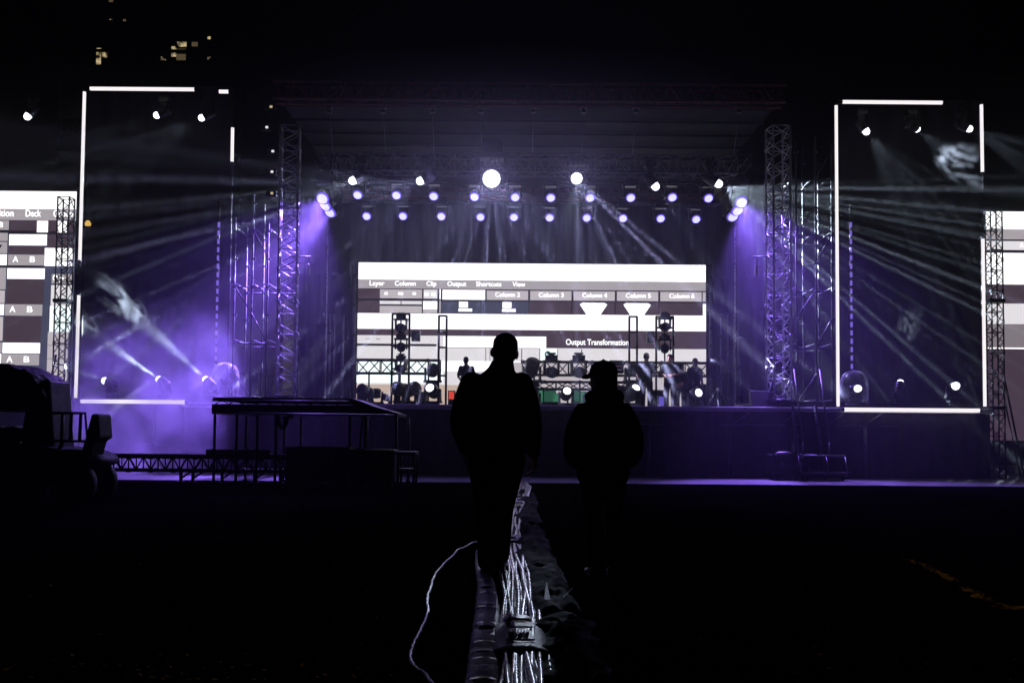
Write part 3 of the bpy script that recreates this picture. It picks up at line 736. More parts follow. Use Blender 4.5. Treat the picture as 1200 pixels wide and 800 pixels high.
# domed fixtures
for px, py, Y, lab, ln in ((1001,456,24.5,'light under a clear plastic rain dome at the right scrim foot','white'),(264,446,25.2,'unlit light under a clear plastic rain dome by the lamp string','off')):
    p = at(px,py,Y)
    fixture('beam', px, py, Y, (p.x+2, 12, 3.0), lab.replace('under a','standing under a'), ln, True, 'lights under rain domes', (WHI, 30, 40, .4, .04) if ln == 'white' else None, .9)
    t = thing('rain_dome', 'clear plastic rain dome ' + ('at the right scrim foot' if px > 600 else 'left of the left scaffold'), 'rain dome', (p.x,Y,p.z-.42), 'clear rain domes over lights')
    b = MB(); b.lathe([(.36,-.42),(.36,.12),(.345,.26),(.29,.38),(.19,.46),(.07,.49),(.01,.495)], 'Z', p, 24); b.build('dome', M['dome'], t)
    b = MB(); b.lathe([(.36,-.44),(.38,-.44),(.38,-.40),(.36,-.40)], 'Z', p, 24); b.build('rim', M['fixture_rim'], t)
# hanging single cables and lanterns
for px, y0, y1, lab in ((384,262,372,'thin pale cable dropping from the left light cluster'),(861,266,372,'thin pale cable dropping from the right light cluster')):
    A, B = at(px,y0,28.5), at(px,y1,28.5)
    bb = MB(); bb.tube([(A.x,28.5,A.z),(A.x+.01,28.5,(A.z+B.z)/2),(A.x,28.5,DZ+.02)], .018, 6)
    tag(bb.build('hanging_cable', M['alu']), lab, 'cable', 'cables hanging below the light clusters')
for px, lab in ((361,'small lantern hanging on a bracket right of the left tower'),(887,'small lantern hanging on a bracket left of the right tower')):
    p = at(px,314,24.4); s = 1 if px < 600 else -1
    t = thing('hanging_lantern', lab, 'lantern', (p.x,p.y,p.z-.2), 'small hanging lanterns')
    b = MB(); b.tube([(p.x-s*.42,p.y,p.z+.3),(p.x+s*.1,p.y,p.z+.3)], .02, 6); b.tube([(p.x,p.y,p.z+.3),(p.x,p.y,p.z+.1)], .012, 6); b.build('bracket', M['galv'], t)
    b = MB(); b.lathe([(.02,.12),(.05,.1),(.055,-.16),(.03,-.2)], 'Z', p, 10); b.build('lamp', M['alu'], t)
for k, (px, py) in enumerate(((317,126),(319,178),(318,202),(318,227),(312,150))):
    p = at(px,py,24.6)
    t = thing('glint_box', f'{ORD[k]} small glowing glint box from the {"top" if k<4 else "roof"} on the left tower side' if k < 4 else 'glowing glint box between the upper ones of the left tower', 'glint box', p, 'small glint boxes beside the left tower')
    b = MB(); b.box(p,(.26,.1,.16)); b.box((p.x+.14,p.y+.05,p.z),(.08,.04,.04)); b.build('body', M['fixture'], t, bevel=.01)
    b = MB(); b.box((p.x+.03,p.y-.056,p.z),(.07,.01,.06)); b.build('lens', M['window_lit'] if k in (0,3) else M['s_light'], t)  # glowing squares added for glints on the metal connectors
p = at(103,263,24.6)
t = thing('amber_lamp', 'small amber lamp between the left scrim edge and its tube', 'lamp', p)
b = MB(); b.lathe([(.07,-.04),(.08,.03),(.04,.1)], 'Z', p, 10); b.build('lamp_bulb', M['amber'], t)
b = MB(); b.box((p.x,p.y+.02,p.z-.08),(.2,.1,.06)); b.build('base', M['fixture'], t)

# ------------------------------------------------------------------ people
def make_mesh(name, mb, m, parent, voxel, smooth=2):
    me = bpy.data.meshes.new('tmp'); bmesh.ops.recalc_face_normals(mb.bm, faces=mb.bm.faces); mb.bm.to_mesh(me); mb.bm.free()
    o = bpy.data.objects.new('tmp', me); COL.objects.link(o)
    r_ = o.modifiers.new('r', 'REMESH'); r_.mode = 'VOXEL'; r_.voxel_size = voxel
    s_ = o.modifiers.new('s', 'SMOOTH'); s_.iterations = smooth; s_.factor = .5
    dg = bpy.context.evaluated_depsgraph_get(); m2 = bpy.data.meshes.new_from_object(o.evaluated_get(dg))
    bpy.data.objects.remove(o); m2.name = name; m2.materials.clear(); m2.materials.append(m)
    for p in m2.polygons: p.use_smooth = True; p.material_index = 0
    ob = bpy.data.objects.new(name, m2); COL.objects.link(ob); ob.parent = parent
    return ob
def sections(mb, secs, n=18):
    # secs: (cx, cy, z, rx, ry)
    mb.rings([[Vector((cx+rx*math.copysign(abs(math.cos(a))**.85, math.cos(a)), cy+ry*math.sin(a), z)) for a in [2*math.pi*k/n for k in range(n)]] for cx, cy, z, rx, ry in secs])
def smooth_pts(pts, rad, k=4):
    P = [Vector(p) for p in pts]; out = []; ro = []
    for i in range(len(P)-1):
        p0, p1, p2, p3 = P[max(i-1,0)], P[i], P[i+1], P[min(i+2,len(P)-1)]
        for j in range(k):
            t = j/k
            out.append(.5*((2*p1)+(p2-p0)*t+(2*p0-5*p1+4*p2-p3)*t*t+(3*p1-p0-3*p2+p3)*t**3)); ro.append(rad[i]+(rad[i+1]-rad[i])*t)
    out.append(P[-1]); ro.append(rad[-1]); return out, ro
def limb(mb, pts, rad, n=12):
    p, r_ = smooth_pts(pts, rad); mb.tube(p, r_, n)
    mb.ball(p[0], r_[0]*.99, n, 6); mb.ball(p[-1], r_[-1]*.99, n, 6)
def hand(mb, wrist, d, side, palm_n):
    # wrist point, direction of fingers, thumb side vector
    d = Vector(d).normalized(); side = Vector(side).normalized(); nrm = Vector(palm_n).normalized(); w_ = Vector(wrist)
    for k in range(5):
        t = k/4
        mb.tube([w_ + side*.016*(1-2*t)*1.3, w_ + d*.09 + side*.036*(1-2*t)], [.020,.016], 8)
    for k, (ln, off) in enumerate(((.070,.032),(.080,.011),(.075,-.011),(.058,-.031))):
        a = w_ + d*.085 + side*off
        b_ = a + d*ln*.42 + nrm*.008; c = b_ + d*ln*.28 + nrm*.022; e = c + d*ln*.08 + nrm*.026
        mb.tube([a, b_, c, e], [.0105,.0098,.009,.0075], 8); mb.ball(e, .0076, 8, 5)
    a = w_ + d*.03 + side*.026
    mb.tube([a, a+side*.022+d*.03+nrm*.012, a+side*.020+d*.062+nrm*.026], [.014,.0115,.009], 8)
def head_mesh(mb, c, s=1.0, yaw=0.0, tilt=0.0):
    t = MB()
    secs = [(0,-.005,-.125,.030,.030),(0,.012,-.112,.048,.060),(0,.008,-.085,.060,.080),(0,.002,-.045,.069,.090),(0,0,0,.075,.096),(0,-.003,.04,.076,.098),(0,-.006,.075,.070,.090),(0,-.006,.100,.052,.068),(0,-.006,.116,.026,.036),(0,-.006,.121,.006,.008)]
    sections(t, secs, 20)
    t.tube([(0,.094,.005),(0,.116,-.030),(0,.104,-.040),(0,.088,-.044)], [.009,.015,.014,.008], 8)       # nose
    for sx in (-1,1):
        t.ball((sx*.084,-.010,-.008), .032, 10, 6, (.45,.62,1.05))                                          # ear
        t.ball((sx*.030,.078,.008), .013, 8, 5)                                                           # eye
        t.tube([(sx*.012,.096,.024),(sx*.048,.084,.026)], .008, 6)                                         # brow
    t.tube([(-.024,.083,-.068),(0,.092,-.067),(.024,.083,-.068)], .008, 6)                                  # lips
    q = Matrix.Translation(Vector(c)) @ Euler((0, tilt, yaw)).to_matrix().to_4x4() @ Matrix.Scale(s, 4)
    bmesh.ops.transform(t.bm, matrix=q, verts=t.bm.verts)
    me = bpy.data.meshes.new('t'); t.bm.to_mesh(me); t.bm.free(); mb.bm.from_mesh(me); bpy.data.meshes.remove(me)
    return q
def shoe(mb, ankle, yaw=0.0, pitch=0.0):
    t = MB()
    sec = [(-.085,.034,.05),(-.07,.040,.085),(-.01,.042,.10),(.04,.043,.075),(.10,.048,.055),(.16,.046,.045),(.19,.03,.030)]
    t.rings([[Vector((w_*math.cos(a), y, max(0, h*.5+h*.5*math.sin(a)*1.0))) for a in [2*math.pi*k/12 for k in range(12)]] for y, w_, h in sec])
    t.box((0,.05,.012),(.085,.26,.024))
    q = Matrix.Translation(Vector((ankle[0], ankle[1], ankle[2]-.08))) @ Euler((pitch,0,yaw)).to_matrix().to_4x4()
    bmesh.ops.transform(t.bm, matrix=q, verts=t.bm.verts)
    me = bpy.data.meshes.new('t'); t.bm.to_mesh(me); t.bm.free(); mb.bm.from_mesh(me); bpy.data.meshes.remove(me)

def man():
    g0 = ground_at(580, 670); loc = (g0.x, 7.0, 0)
    r_ = thing('person', 'broad man in a dark zip jacket and trousers seen from behind at the cable', 'person', loc, 'two people walking towards the stage')
    hc = (.058,.03,1.66)
    bd = MB(); q = head_mesh(bd, hc, 1.14, R(18), R(4))
    limb(bd, [(.03,-.01,1.42),(.05,.01,1.52),(.055,.02,1.58)], [.085,.078,.074])
    sections(bd, [(.005,0,.86,.15,.10),(.005,0,.95,.165,.115),(.0,0,1.08,.155,.11),(0,0,1.25,.175,.12),(0,-.01,1.38,.18,.11),(.01,-.01,1.45,.12,.085),(.02,-.01,1.49,.06,.06)])
    limb(bd, [(-.19,-.01,1.42),(-.265,-.02,1.14),(-.225,.12,.93)], [.062,.048,.034]); hand(bd, (-.225,.13,.92), (.2,.6,-.5), (1,0,.3), (0,.3,-1))
    limb(bd, [(.20,-.01,1.42),(.285,-.03,1.15),(.288,.03,.90)], [.062,.048,.032]); hand(bd, (.288,.035,.885), (.0,.14,-1), (-.35,.95,0), (-.95,-.2,0))
    limb(bd, [(-.09,0,.92),(-.058,.06,.50),(-.055,-.0,.10)], [.095,.06,.042]); limb(bd, [(.10,0,.92),(.05,.10,.50),(.04,.17,.12)], [.095,.06,.042])
    limb(bd, [(-.055,0,.07),(-.06,.14,.04)], [.035,.03]); limb(bd, [(.04,.17,.09),(.05,.31,.05)], [.035,.03])
    make_mesh('body', bd, M['skin'], r_, .0065, 1)
    h = MB()                                                    # short hair cap
    sections(h, [(0,-.028,-.055,.060,.072),(0,-.022,-.02,.078,.085),(0,-.018,.03,.082,.094),(0,-.014,.075,.078,.094),(0,-.010,.105,.060,.076),(0,-.008,.126,.030,.042),(0,-.008,.131,.006,.008)], 20)
    bmesh.ops.transform(h.bm, matrix=q, verts=h.bm.verts); make_mesh('hair', h, M['hair'], r_, .007, 2)
    j = MB()                                                    # jacket
    sections(j, [(.0,.01,.79,.205,.135),(.0,.01,.83,.212,.145),(.0,.01,.93,.218,.15),(-.005,0,1.05,.232,.155),(-.01,0,1.18,.243,.16),(-.01,-.01,1.30,.245,.155),(-.005,-.015,1.39,.225,.135),(.005,-.015,1.445,.185,.115),(.02,-.01,1.50,.125,.10),(.035,.0,1.545,.092,.088),(.042,.0,1.575,.085,.082)], 26)
    sections(j, [(.035,-.005,1.50,.11,.095),(.045,.0,1.57,.086,.084),(.047,.005,1.595,.082,.08)])
    limb(j, [(-.178,-.015,1.418),(-.235,-.02,1.28),(-.268,-.03,1.13),(-.245,.05,1.00),(-.222,.125,.93)], [.094,.086,.074,.062,.055])
    limb(j, [(.185,-.015,1.418),(.24,-.02,1.28),(.275,-.03,1.13),(.284,.0,1.00),(.285,.03,.905)], [.094,.084,.072,.058,.048])
    j.lathe([(.206,.775),(.212,.79),(.206,.815)], 'Z', (0,.01,0), 24)
    for k in range(5): j.tube([(-.16+.03*k,-.155+.004*k,1.02+.05*k),(0,-.165,.98+.055*k),(.15-.02*k,-.155,1.03+.05*k)], .012, 6)   # folds
    make_mesh('jacket', j, M['cloth_man'], r_, .011, 3)
    t = MB()
    sections(t, [(0,.0,.80,.165,.115),(0,0,.86,.185,.128),(0,0,.95,.185,.125),(0,0,1.02,.17,.12)])
    limb(t, [(-.09,.0,.86),(-.075,.03,.68),(-.058,.06,.48),(-.055,.01,.10)], [.122,.112,.090,.074]); limb(t, [(.105,.0,.86),(.075,.06,.68),(.050,.10,.48),(.040,.17,.13)], [.122,.112,.090,.072])
    make_mesh('trousers', t, M['trousers'], r_, .011, 2)
    for a in ((-.057,0,.085),(.045,.17,.085)):
        s_ = MB(); shoe(s_, a, R(6 if a[0] < 0 else -6)); make_mesh('shoe', s_, M['shoe'], r_, .007, 1)
man()
def woman():
    g0 = ground_at(703, 670); loc = (g0.x, 7.0, 0)
    r_ = thing('person', 'shorter person in a dark hoodie and peaked cap with hands in pockets', 'person', loc, 'two people walking towards the stage')
    hc = (-.005,.03,1.462); q0 = None
    bd = MB(); q = head_mesh(bd, hc, 1.02, R(47), 0)
    limb(bd, [(0,-.01,1.25),(0,.01,1.33),(0,.02,1.40)], [.06,.052,.05])
    sections(bd, [(0,0,.76,.155,.105),(0,0,.86,.16,.11),(0,0,.98,.125,.095),(0,0,1.12,.145,.105),(0,-.01,1.22,.15,.095),(0,-.01,1.28,.10,.075),(0,-.01,1.32,.05,.05)])
    for sx in (-1,1):
        limb(bd, [(sx*.165,-.01,1.24),(sx*.225,-.03,1.0),(sx*.15,.11,.86)], [.05,.04,.03]); hand(bd, (sx*.15,.12,.85), (-sx*.7,.4,-.3), (0,.3,1), (0,1,0))
        limb(bd, [(sx*.09,0,.80),(sx*.08,.04,.44),(sx*.07,-.0,.09)], [.085,.052,.036]); limb(bd, [(sx*.07,0,.06),(sx*.078,.13,.035)], [.03,.026])
    make_mesh('body', bd, M['skin'], r_, .0065, 1)
    h = MB(); sections(h, [(0,-.045,-.17,.056,.05),(0,-.04,-.13,.074,.066),(0,-.03,-.06,.084,.085),(0,-.024,0,.087,.092),(0,-.018,.05,.085,.096)], 18)
    bmesh.ops.transform(h.bm, matrix=q, verts=h.bm.verts); make_mesh('hair', h, M['hair'], r_, .007, 2)
    c = MB(); sections(c, [(0,-.008,.028,.090,.110),(0,-.010,.07,.088,.108),(0,-.010,.105,.076,.092),(0,-.008,.130,.050,.060),(0,-.006,.141,.012,.014)], 22)
    c.rings([[Vector((.072*math.cos(a), .085+.09*f*math.sin(a) if True else 0, .035-.018*f+dz)) for a in [math.pi*k/8 for k in range(9)]] for f, dz in ((.1,.008),(1.0,.006),(1.0,-.006),(.1,-.006))], close=False, cap=False)
    c.rings([[Vector((x, y, .036+dz-.25*(y-.08))) for x, y in ((-.075,.06),(.075,.06),(.068,.13),(.035,.172),(-.035,.172),(-.068,.13))] for dz in (-.006,.008)])
    c.ball((0,-.008,.142), .010, 8, 5)
    bmesh.ops.transform(c.bm, matrix=q, verts=c.bm.verts); make_mesh('cap', c, M['cap'], r_, .006, 2)
    j = MB()
    sections(j, [(0,.01,.70,.182,.135),(0,.01,.74,.196,.148),(0,.01,.84,.205,.152),(0,0,.97,.208,.155),(0,-.01,1.10,.205,.15),(0,-.015,1.19,.19,.13),(0,-.015,1.255,.155,.115),(0,-.005,1.305,.115,.10),(0,.0,1.345,.085,.084)], 26)
    for sx in (-1,1):
        limb(j, [(sx*.15,-.015,1.205),(sx*.205,-.02,1.10),(sx*.232,-.02,.96),(sx*.205,.06,.86),(sx*.13,.13,.83)], [.080,.076,.070,.064,.058])
    j.tube([(-.075,.05,1.335),(-.09,-.03,1.325),(-.06,-.09,1.30),(0,-.115,1.285),(.065,-.09,1.30),(.10,-.03,1.33),(.085,.05,1.345)], [.050,.056,.060,.064,.060,.056,.050], 10)   # hood
    sections(j, [(0,-.10,1.15,.05,.03),(0,-.11,1.20,.09,.045),(0,-.10,1.26,.10,.05),(0,-.07,1.31,.06,.04)])
    make_mesh('hoodie', j, M['cloth_woman'], r_, .010, 3)
    t = MB(); sections(t, [(0,0,.70,.165,.12),(0,0,.78,.17,.125),(0,0,.88,.15,.11)])
    for sx in (-1,1): limb(t, [(sx*.088,0,.76),(sx*.084,.03,.60),(sx*.078,.04,.42),(sx*.070,.0,.09)], [.098,.082,.064,.052])
    make_mesh('trousers', t, M['trousers'], r_, .010, 2)
    for sx in (-1,1):
        s_ = MB(); shoe(s_, (sx*.07,0,.08), -sx*R(6)); make_mesh('shoe', s_, M['shoe'], r_, .007, 1)
woman()
def crew(px, Y, label, H, yaw, arms, shirt='crew_cloth', lean=0.0, crouch=0.0):
    x = at(px, 476, Y).x
    r_ = thing('person', label, 'person', (x,Y,DZ), 'crew members on the stage', rot=(0,0,yaw))
    k = H/1.75; c = crouch
    def p(a): return Vector((a[0]*k, a[1]*k + lean*max(0, a[2]-.9)*k, (a[2]-c*min(1, a[2]/.9))*k))
    def ps(l): return [p(a) for a in l]
    bd = MB(); hq = head_mesh(bd, p((0,.04,1.63)), k)
    limb(bd, ps([(0,0,1.38),(0,.02,1.50),(0,.03,1.56)]), [.07*k,.06*k,.06*k])
    def sec(mb, l): sections(mb, [(p((a,b,z)).x, p((a,b,z)).y, p((a,b,z)).z, rx*k, ry*k) for a,b,z,rx,ry in l])
    sec(bd, [(0,0,.88,.15,.1),(0,0,1.0,.14,.1),(0,0,1.25,.17,.11),(0,0,1.38,.16,.1),(0,0,1.45,.06,.06)])
    for sx, A in zip((-1,1), arms):
        pts = [(sx*.19,0,1.38)] + list(A)
        limb(bd, ps(pts), [.055*k,.044*k,.03*k]); d = (Vector(A[1])-Vector(A[0])).normalized(); hand(bd, p(A[1]), d, d.cross(Vector((sx,0,.3))), d.orthogonal())
    kn = .45; 
    for sx in (-1,1):
        limb(bd, [p((sx*.1,0,.9)), Vector((sx*.11*k,(.05+c*.55)*k,.47*k)), Vector((sx*.1*k,0,.08*k))], [.09*k,.06*k,.045*k]); limb(bd, [Vector((sx*.1*k,0,.05*k)), Vector((sx*.11*k,.16*k,.035*k))], [.04*k,.033*k])
    make_mesh('body', bd, M['skin'], r_, .014, 1)
    sh = MB(); sec(sh, [(0,0,.84,.185,.13),(0,0,1.0,.19,.135),(0,0,1.22,.21,.14),(0,0,1.36,.20,.125),(0,0,1.44,.12,.09),(0,.01,1.48,.075,.07)])
    for sx, A in zip((-1,1), arms):
        e = Vector(A[0]); s0 = Vector((sx*.185,0,1.38)); limb(sh, ps([s0, s0.lerp(e,.5), s0.lerp(e,.85)]), [.078*k,.07*k,.062*k])
    make_mesh('shirt', sh, M[shirt], r_, .014, 2)
    t = MB(); sec(t, [(0,0,.82,.165,.115),(0,0,.95,.165,.12)])
    for sx in (-1,1): limb(t, [p((sx*.1,0,.86)), Vector((sx*.11*k,(.05+c*.55)*k,.47*k)), Vector((sx*.1*k,0,.07*k))], [.11*k,.08*k,.062*k])
    make_mesh('trousers', t, M['crew_dark'], r_, .014, 2)
    h = MB(); sections(h, [(0,-.028,-.055,.060,.072),(0,-.022,-.02,.078,.085),(0,-.018,.03,.082,.094),(0,-.014,.075,.078,.094),(0,-.010,.105,.060,.076),(0,-.008,.126,.030,.042)], 16)
    bmesh.ops.transform(h.bm, matrix=hq, verts=h.bm.verts); make_mesh('hair', h, M['hair'], r_, .012, 1)
DOWN = ((-.25,.0,1.12),(-.26,.05,.86)), ((.25,.0,1.12),(.26,.05,.86))
BENT = ((-.27,.05,1.12),(-.16,.26,1.05)), ((.27,.05,1.12),(.16,.26,1.05))
crew(757, 28.6, 'tall crew member standing beside the lit floor light on stage', 1.80, R(-25), (((-.27,.02,1.13),(-.22,.16,.92)), ((.27,.06,1.14),(.12,.26,1.18))))
crew(785.5, 28.4, 'broad crew member in a grey shirt with elbows out', 1.74, R(150), (((-.33,.02,1.18),(-.14,.2,1.1)), ((.33,.02,1.18),(.14,.2,1.1))))
crew(798, 30.6, 'crew member half hidden behind the others, head low', 1.66, R(10), DOWN, 'crew_dark')
crew(807, 28.8, 'crouched crew member bending over near the lit floor light', 1.66, R(60), BENT, 'crew_cloth', .35, .16)
crew(814, 31.0, 'rearmost crew member standing tall behind the crouched one', 1.84, R(-160), DOWN, 'crew_dark')
crew(547, 28.8, 'crew member seen past the left shoulder of the broad man', 1.66, R(20), BENT, 'crew_dark', .15)

# ------------------------------------------------------------------ gear on the stage
def ladder(px0, px1, top, Y, label, rungs, pole=False):
    A, B = at(px0,top,Y), at(px1,top,Y); zt = (A.z+B.z)/2; xm = (A.x+B.x)/2
    t = thing('ladder_frame', label, 'light frame', (xm,Y,DZ), 'upright ladder frames on the stage')
    for x in (A.x, B.x):
        b = MB(); b.tube([(x,Y,DZ+.02),(x,Y,zt)], .035, 8); b.box((x,Y,DZ+.01),(.3,.5,.02)); b.build('upright', M['black_metal'], t)
    for py in rungs + [top]:
        b = MB(); z = at((px0+px1)/2,py,Y).z; b.tube([(A.x-.02,Y,z),(B.x+.02,Y,z)], .03, 8); b.build('rung', M['black_metal'], t)
    if pole:
        b = MB(); b.tube([(xm,Y,DZ+.02),(xm,Y,zt)], .025, 8); b.build('pole', M['black_metal'], t)
    return xm, zt
YL = 29.6
ladder(460, 480, 368, YL, 'ladder frame with three lights left of the broad man', [406, 432], True)
ladder(514.5, 523.5, 370, YL, 'narrow ladder frame just left of the broad man', [390, 407, 440])
ladder(737.5, 746.5, 371, YL, 'narrow ladder frame right of the Output Transformation words', [389, 407.5, 440])
ladder(769, 789, 371, YL, 'ladder frame with two lights behind the crew', [384, 408, 436], True)
GL = 'lights clamped on the ladder frames'
for px, py, lab, aim in ((470,384,'top light on the left ladder frame',(-7,10,3)),(470,407,'middle light on the left ladder frame',(-2,10,6)),(470,432,'lowest light on the left ladder frame',(-9,14,2)),
                    (779,383,'top light on the ladder frame behind the crew',(8,10,3)),(779,408.5,'lower light on the ladder frame behind the crew',(2,12,6))):
    fixture('wash', px, py, YL-.28, aim, lab, 'off', group=GL, scale=.92)
for px, py, wd, hh_, lab in ((487.5,394,10,12,'dark box light on the side of the left ladder frame'),(762,395,8,14,'slim box light beside the ladder frame behind the crew')):
    p = at(px,py,YL); t = thing('box_light', lab, 'stage light', p, 'box lights on the ladder frames')
    s_ = F/YL; b = MB(); b.box(p,(wd/s_,.2,hh_/s_)); b.build('housing', M['fixture'], t, bevel=.02)
    b = MB(); b.box((p.x,p.y-.105,p.z),(wd/s_*.8,.01,hh_/s_*.8)); b.build('lens', M['lens_off'], t)
    b = MB(); sx = -1 if px < 600 else 1; b.tube([p, p+Vector((sx*wd/s_*.75,0,.0))], .025, 6); b.build('bracket', M['black_metal'], t)
# low trusses across the stage
for px0, px1, y0, y1, Y, lab in ((418,516,422,437.5,31.2,'low truss across the left of the screen'),(612,829,424.5,440,31.2,'low truss across the right of the screen'),(596,735,447.5,456,30.2,'lowest short truss behind the green boxes')):
    A, B = at(px0,(y0+y1)/2,Y), at(px1,(y0+y1)/2,Y); z = (A.z+B.z)/2; h_ = (y1-y0)/(F/Y)
    rt, cs = truss('stage_truss', lab, 'truss', (A.x,Y,z), (B.x,Y,z), (.32,h_), max(5, int((px1-px0)/13)), .035, .02, 'low trusses on the stage', m='black_metal')
    for x in (A.x+.4, (A.x+B.x)/2, B.x-.4):
        b = MB(); b.tube([(x,Y+.1,DZ+.01),(x,Y+.1,z-h_/2)], .03, 8); b.box((x,Y+.1,DZ+.012),(.4,.4,.02)); b.build('leg', M['black_metal'], rt)
# moving heads on the floor and trusses
GF = 'moving head lights standing on the stage'
def fl(kind, px, py, Y, label, aim, lens='off', lampargs=None, scale=1.0, stack=False):
    p = at(px,py,Y); zb = DZ + PROTO_H[kind]*scale
    if not stack: p = Vector((p.x, Y, zb))
    fixture(kind, 0, 0, Y, aim(p), label, lens, True, GF, lampargs, scale, pos=p)
PROTO_H = {'wash':.155+.14+.212, 'beam':.135+.14+.212, 'spot':.19+.14+.212}
to = lambda dx, dy, dz: (lambda p: p + Vector((dx,dy,dz)))
fl('spot', 429, 462, 28.6, 'floor light at the left end of the screen, lens to the side', to(-2,-2.5,1.0))
fl('wash', 441, 455, 29.2, 'floor light beside the left end one, tilted upward', to(0,-.6,2), scale=1.0)
fl('spot', 471, 462, 28.8, 'left one of the paired floor lights under the ladder frame', to(-2,-2,.4), scale=1.15)
fl('spot', 481, 462, 29.0, 'right one of the paired floor lights under the ladder frame', to(2,-2,.6), scale=1.15)
fl('spot', 507, 464, 28.4, 'lit floor light just left of the broad man', to(-1.2,-4,1.6), 'white', (WHI, 60, 18, .4, .04), 1.05)
fl('spot', 625, 460, 30.2, 'tallest head light between the two walking people', to(-.1,-.3,2), scale=1.0)
fl('spot', 663.5, 461, 28.4, 'lit floor light in front of the green boxes', to(.3,-4,1.6), 'white', (WHI, 60, 18, .4, .04), .95)
fl('spot', 741.5, 461, 28.2, 'lit floor light beside the tall crew member', to(1.3,-2.4,2.6), 'white', (WHI, 220, 12, .3, .04), 1.0)
fl('spot', 814, 461, 28.0, 'lit floor light at the feet of the crouched crew member', to(1.5,-4,.8), 'white', (WHI, 60, 18, .4, .04), .95)
fl('wash', 690, 463, 29.0, 'dark floor light between the green boxes', to(-1,-2,.9), scale=.9)
fl('wash', 452, 466, 28.2, 'small floor light left of the paired ones', to(-1,-2,.4), scale=.7)
fl('wash', 722, 466, 28.6, 'dark floor light behind the hooded shoulder', to(1,-2,.5), scale=.8)
GT = 'moving head lights on top of the low trusses'
for px, py, Y, lab, dz in ((507,434,30.4,'dark head light on the left low truss beside the narrow frame',1.2),(623,432,30.9,'tall head light on the right low truss near the broad man',2.0),(646,436,30.9,'round head light hanging on the right low truss by the green mark',-.2),(678,436,30.9,'round head light hanging on the right low truss beside the cap',-.2),(741,434,30.9,'dark head light on the right low truss inside the narrow frame',.6)):
    fixture('spot' if px in (623,) else 'wash', px, py, Y, tuple(at(px,py,Y)+Vector((.4,-2,dz))), lab, 'off', dz > 0, GT, None, 1.25)
# monitor box
p = at(722,430,30.5); t = thing('monitor_cabinet', 'dark boxy monitor on the low truss right of the cap', 'monitor', p)
b = MB(); b.box(p,(.46,.3,.42)); b.build('housing', M['case'], t, bevel=.02)
b = MB(); b.box((p.x,p.y-.154,p.z-.1),(.34,.01,.05)); b.box((p.x,p.y-.154,p.z+.02),(.34,.01,.03)); b.build('slot', M['s_mauve'], t)
# drum-riser boxes with green and violet panels
GBX = 'lit boxes along the stage back'
for k, (px, py, wd, hh_, mm, lab) in enumerate(((631,463,10,16,'green_lamp','bright green lit box nearest the broad man'),(644,464,13,13,'green_dim','wide dim green box in the row of lit boxes'),(652,466,8,9,'green_lamp','small green lit box left of the lit floor light'),
      (675,463,8,14,'green_dim','dim green lit box behind the hooded shoulder'),(684,465,7,11,'green_lamp','small green lit box beside the hooded shoulder'),(751,464,8,20,'violet_panel','violet lit upright box beside the tall crew member'),(776,470,8,11,'violet_panel','small violet lit box at the feet of the broad crew member'),(529,463,6,9,'red_lamp','small red lit box left of the broad man'))):
    Y = 31.6 if k < 5 else 30.0; p = at(px,py,Y); s_ = F/Y; w2, h2 = wd/s_, hh_/s_
    zb_ = DZ+.005; zc = p.z
    t = thing('lit_box', lab, 'lit box', (p.x,Y,zb_), GBX)
    b = MB(); b.span((p.x-w2/2-.03,Y+.01,zb_),(p.x+w2/2+.03,Y+.4,zc+h2/2+.03)); b.build('case', M['case'], t, bevel=.01)
    b = MB(); b.span((p.x-w2/2,Y-.005,zc-h2/2),(p.x+w2/2,Y+.008,zc+h2/2)); b.build('panel', M[mm], t)
# tripod stand at the right
p = at(841,425,28.4); x, y = p.x, 28.4
t = thing('tripod_stand', 'tripod stand with a small lamp head right of the crew', 'tripod stand', (x,y,DZ))
b = MB(); b.tube([(x,y,DZ+.6),(x,y,p.z)], .022, 8); b.build('pole', M['black_metal'], t)
for a in (20, 140, 260):
    b = MB(); b.tube([(x,y,DZ+.75),(x+.45*math.cos(R(a)),y+.45*math.sin(R(a)),DZ+.015)], .016, 6); b.build('leg', M['galv'], t)
b = MB(); b.lathe([(.02,-.14),(.1,-.12),(.11,.06),(.05,.12)], 'X', (x-.1,y,p.z+.02), 12); b.box((x+.12,y,p.z),(.2,.12,.12)); b.build('lamp_head', M['fixture_rim'], t)
# upright pipe bundles flanking the screen
for side, pxs in ((-1,(381,386,391,401,414)),(1,(833,845,853,861,866))):
    for k, px in enumerate(pxs):
        x = at(px,420,29.8).x; zt = at(px,(310 if abs(px-624) > 205 and px in (414,833) else 368),29.8).z
        t = thing('pipe_stand', f'{ORD[k]} upright pipe from the left in the bundle {"left" if side<0 else "right"} of the screen', 'pipe stand', (x,29.8,DZ), 'upright pipes flanking the screen')
        b = MB(); b.tube([(x,29.8,DZ+.02),(x,29.8,zt)], .05 if k in (0,3,4) else .03, 8); b.build('pole', M['galv'], t)
        b = MB(); b.lathe([(.16,.0),(.16,.02),(.05,.03)], 'Z', (x,29.8,DZ+.004), 10); b.build('base_plate', M['black_metal'], t)
        z = DZ+.5
        while z < zt:
            b = MB(); b.lathe([(.06,-.03),(.07,-.02),(.07,.02),(.06,.03)], 'Z', (x,29.8,z), 8); b.build('collar', M['black_metal'], t); z += .55+.1*k
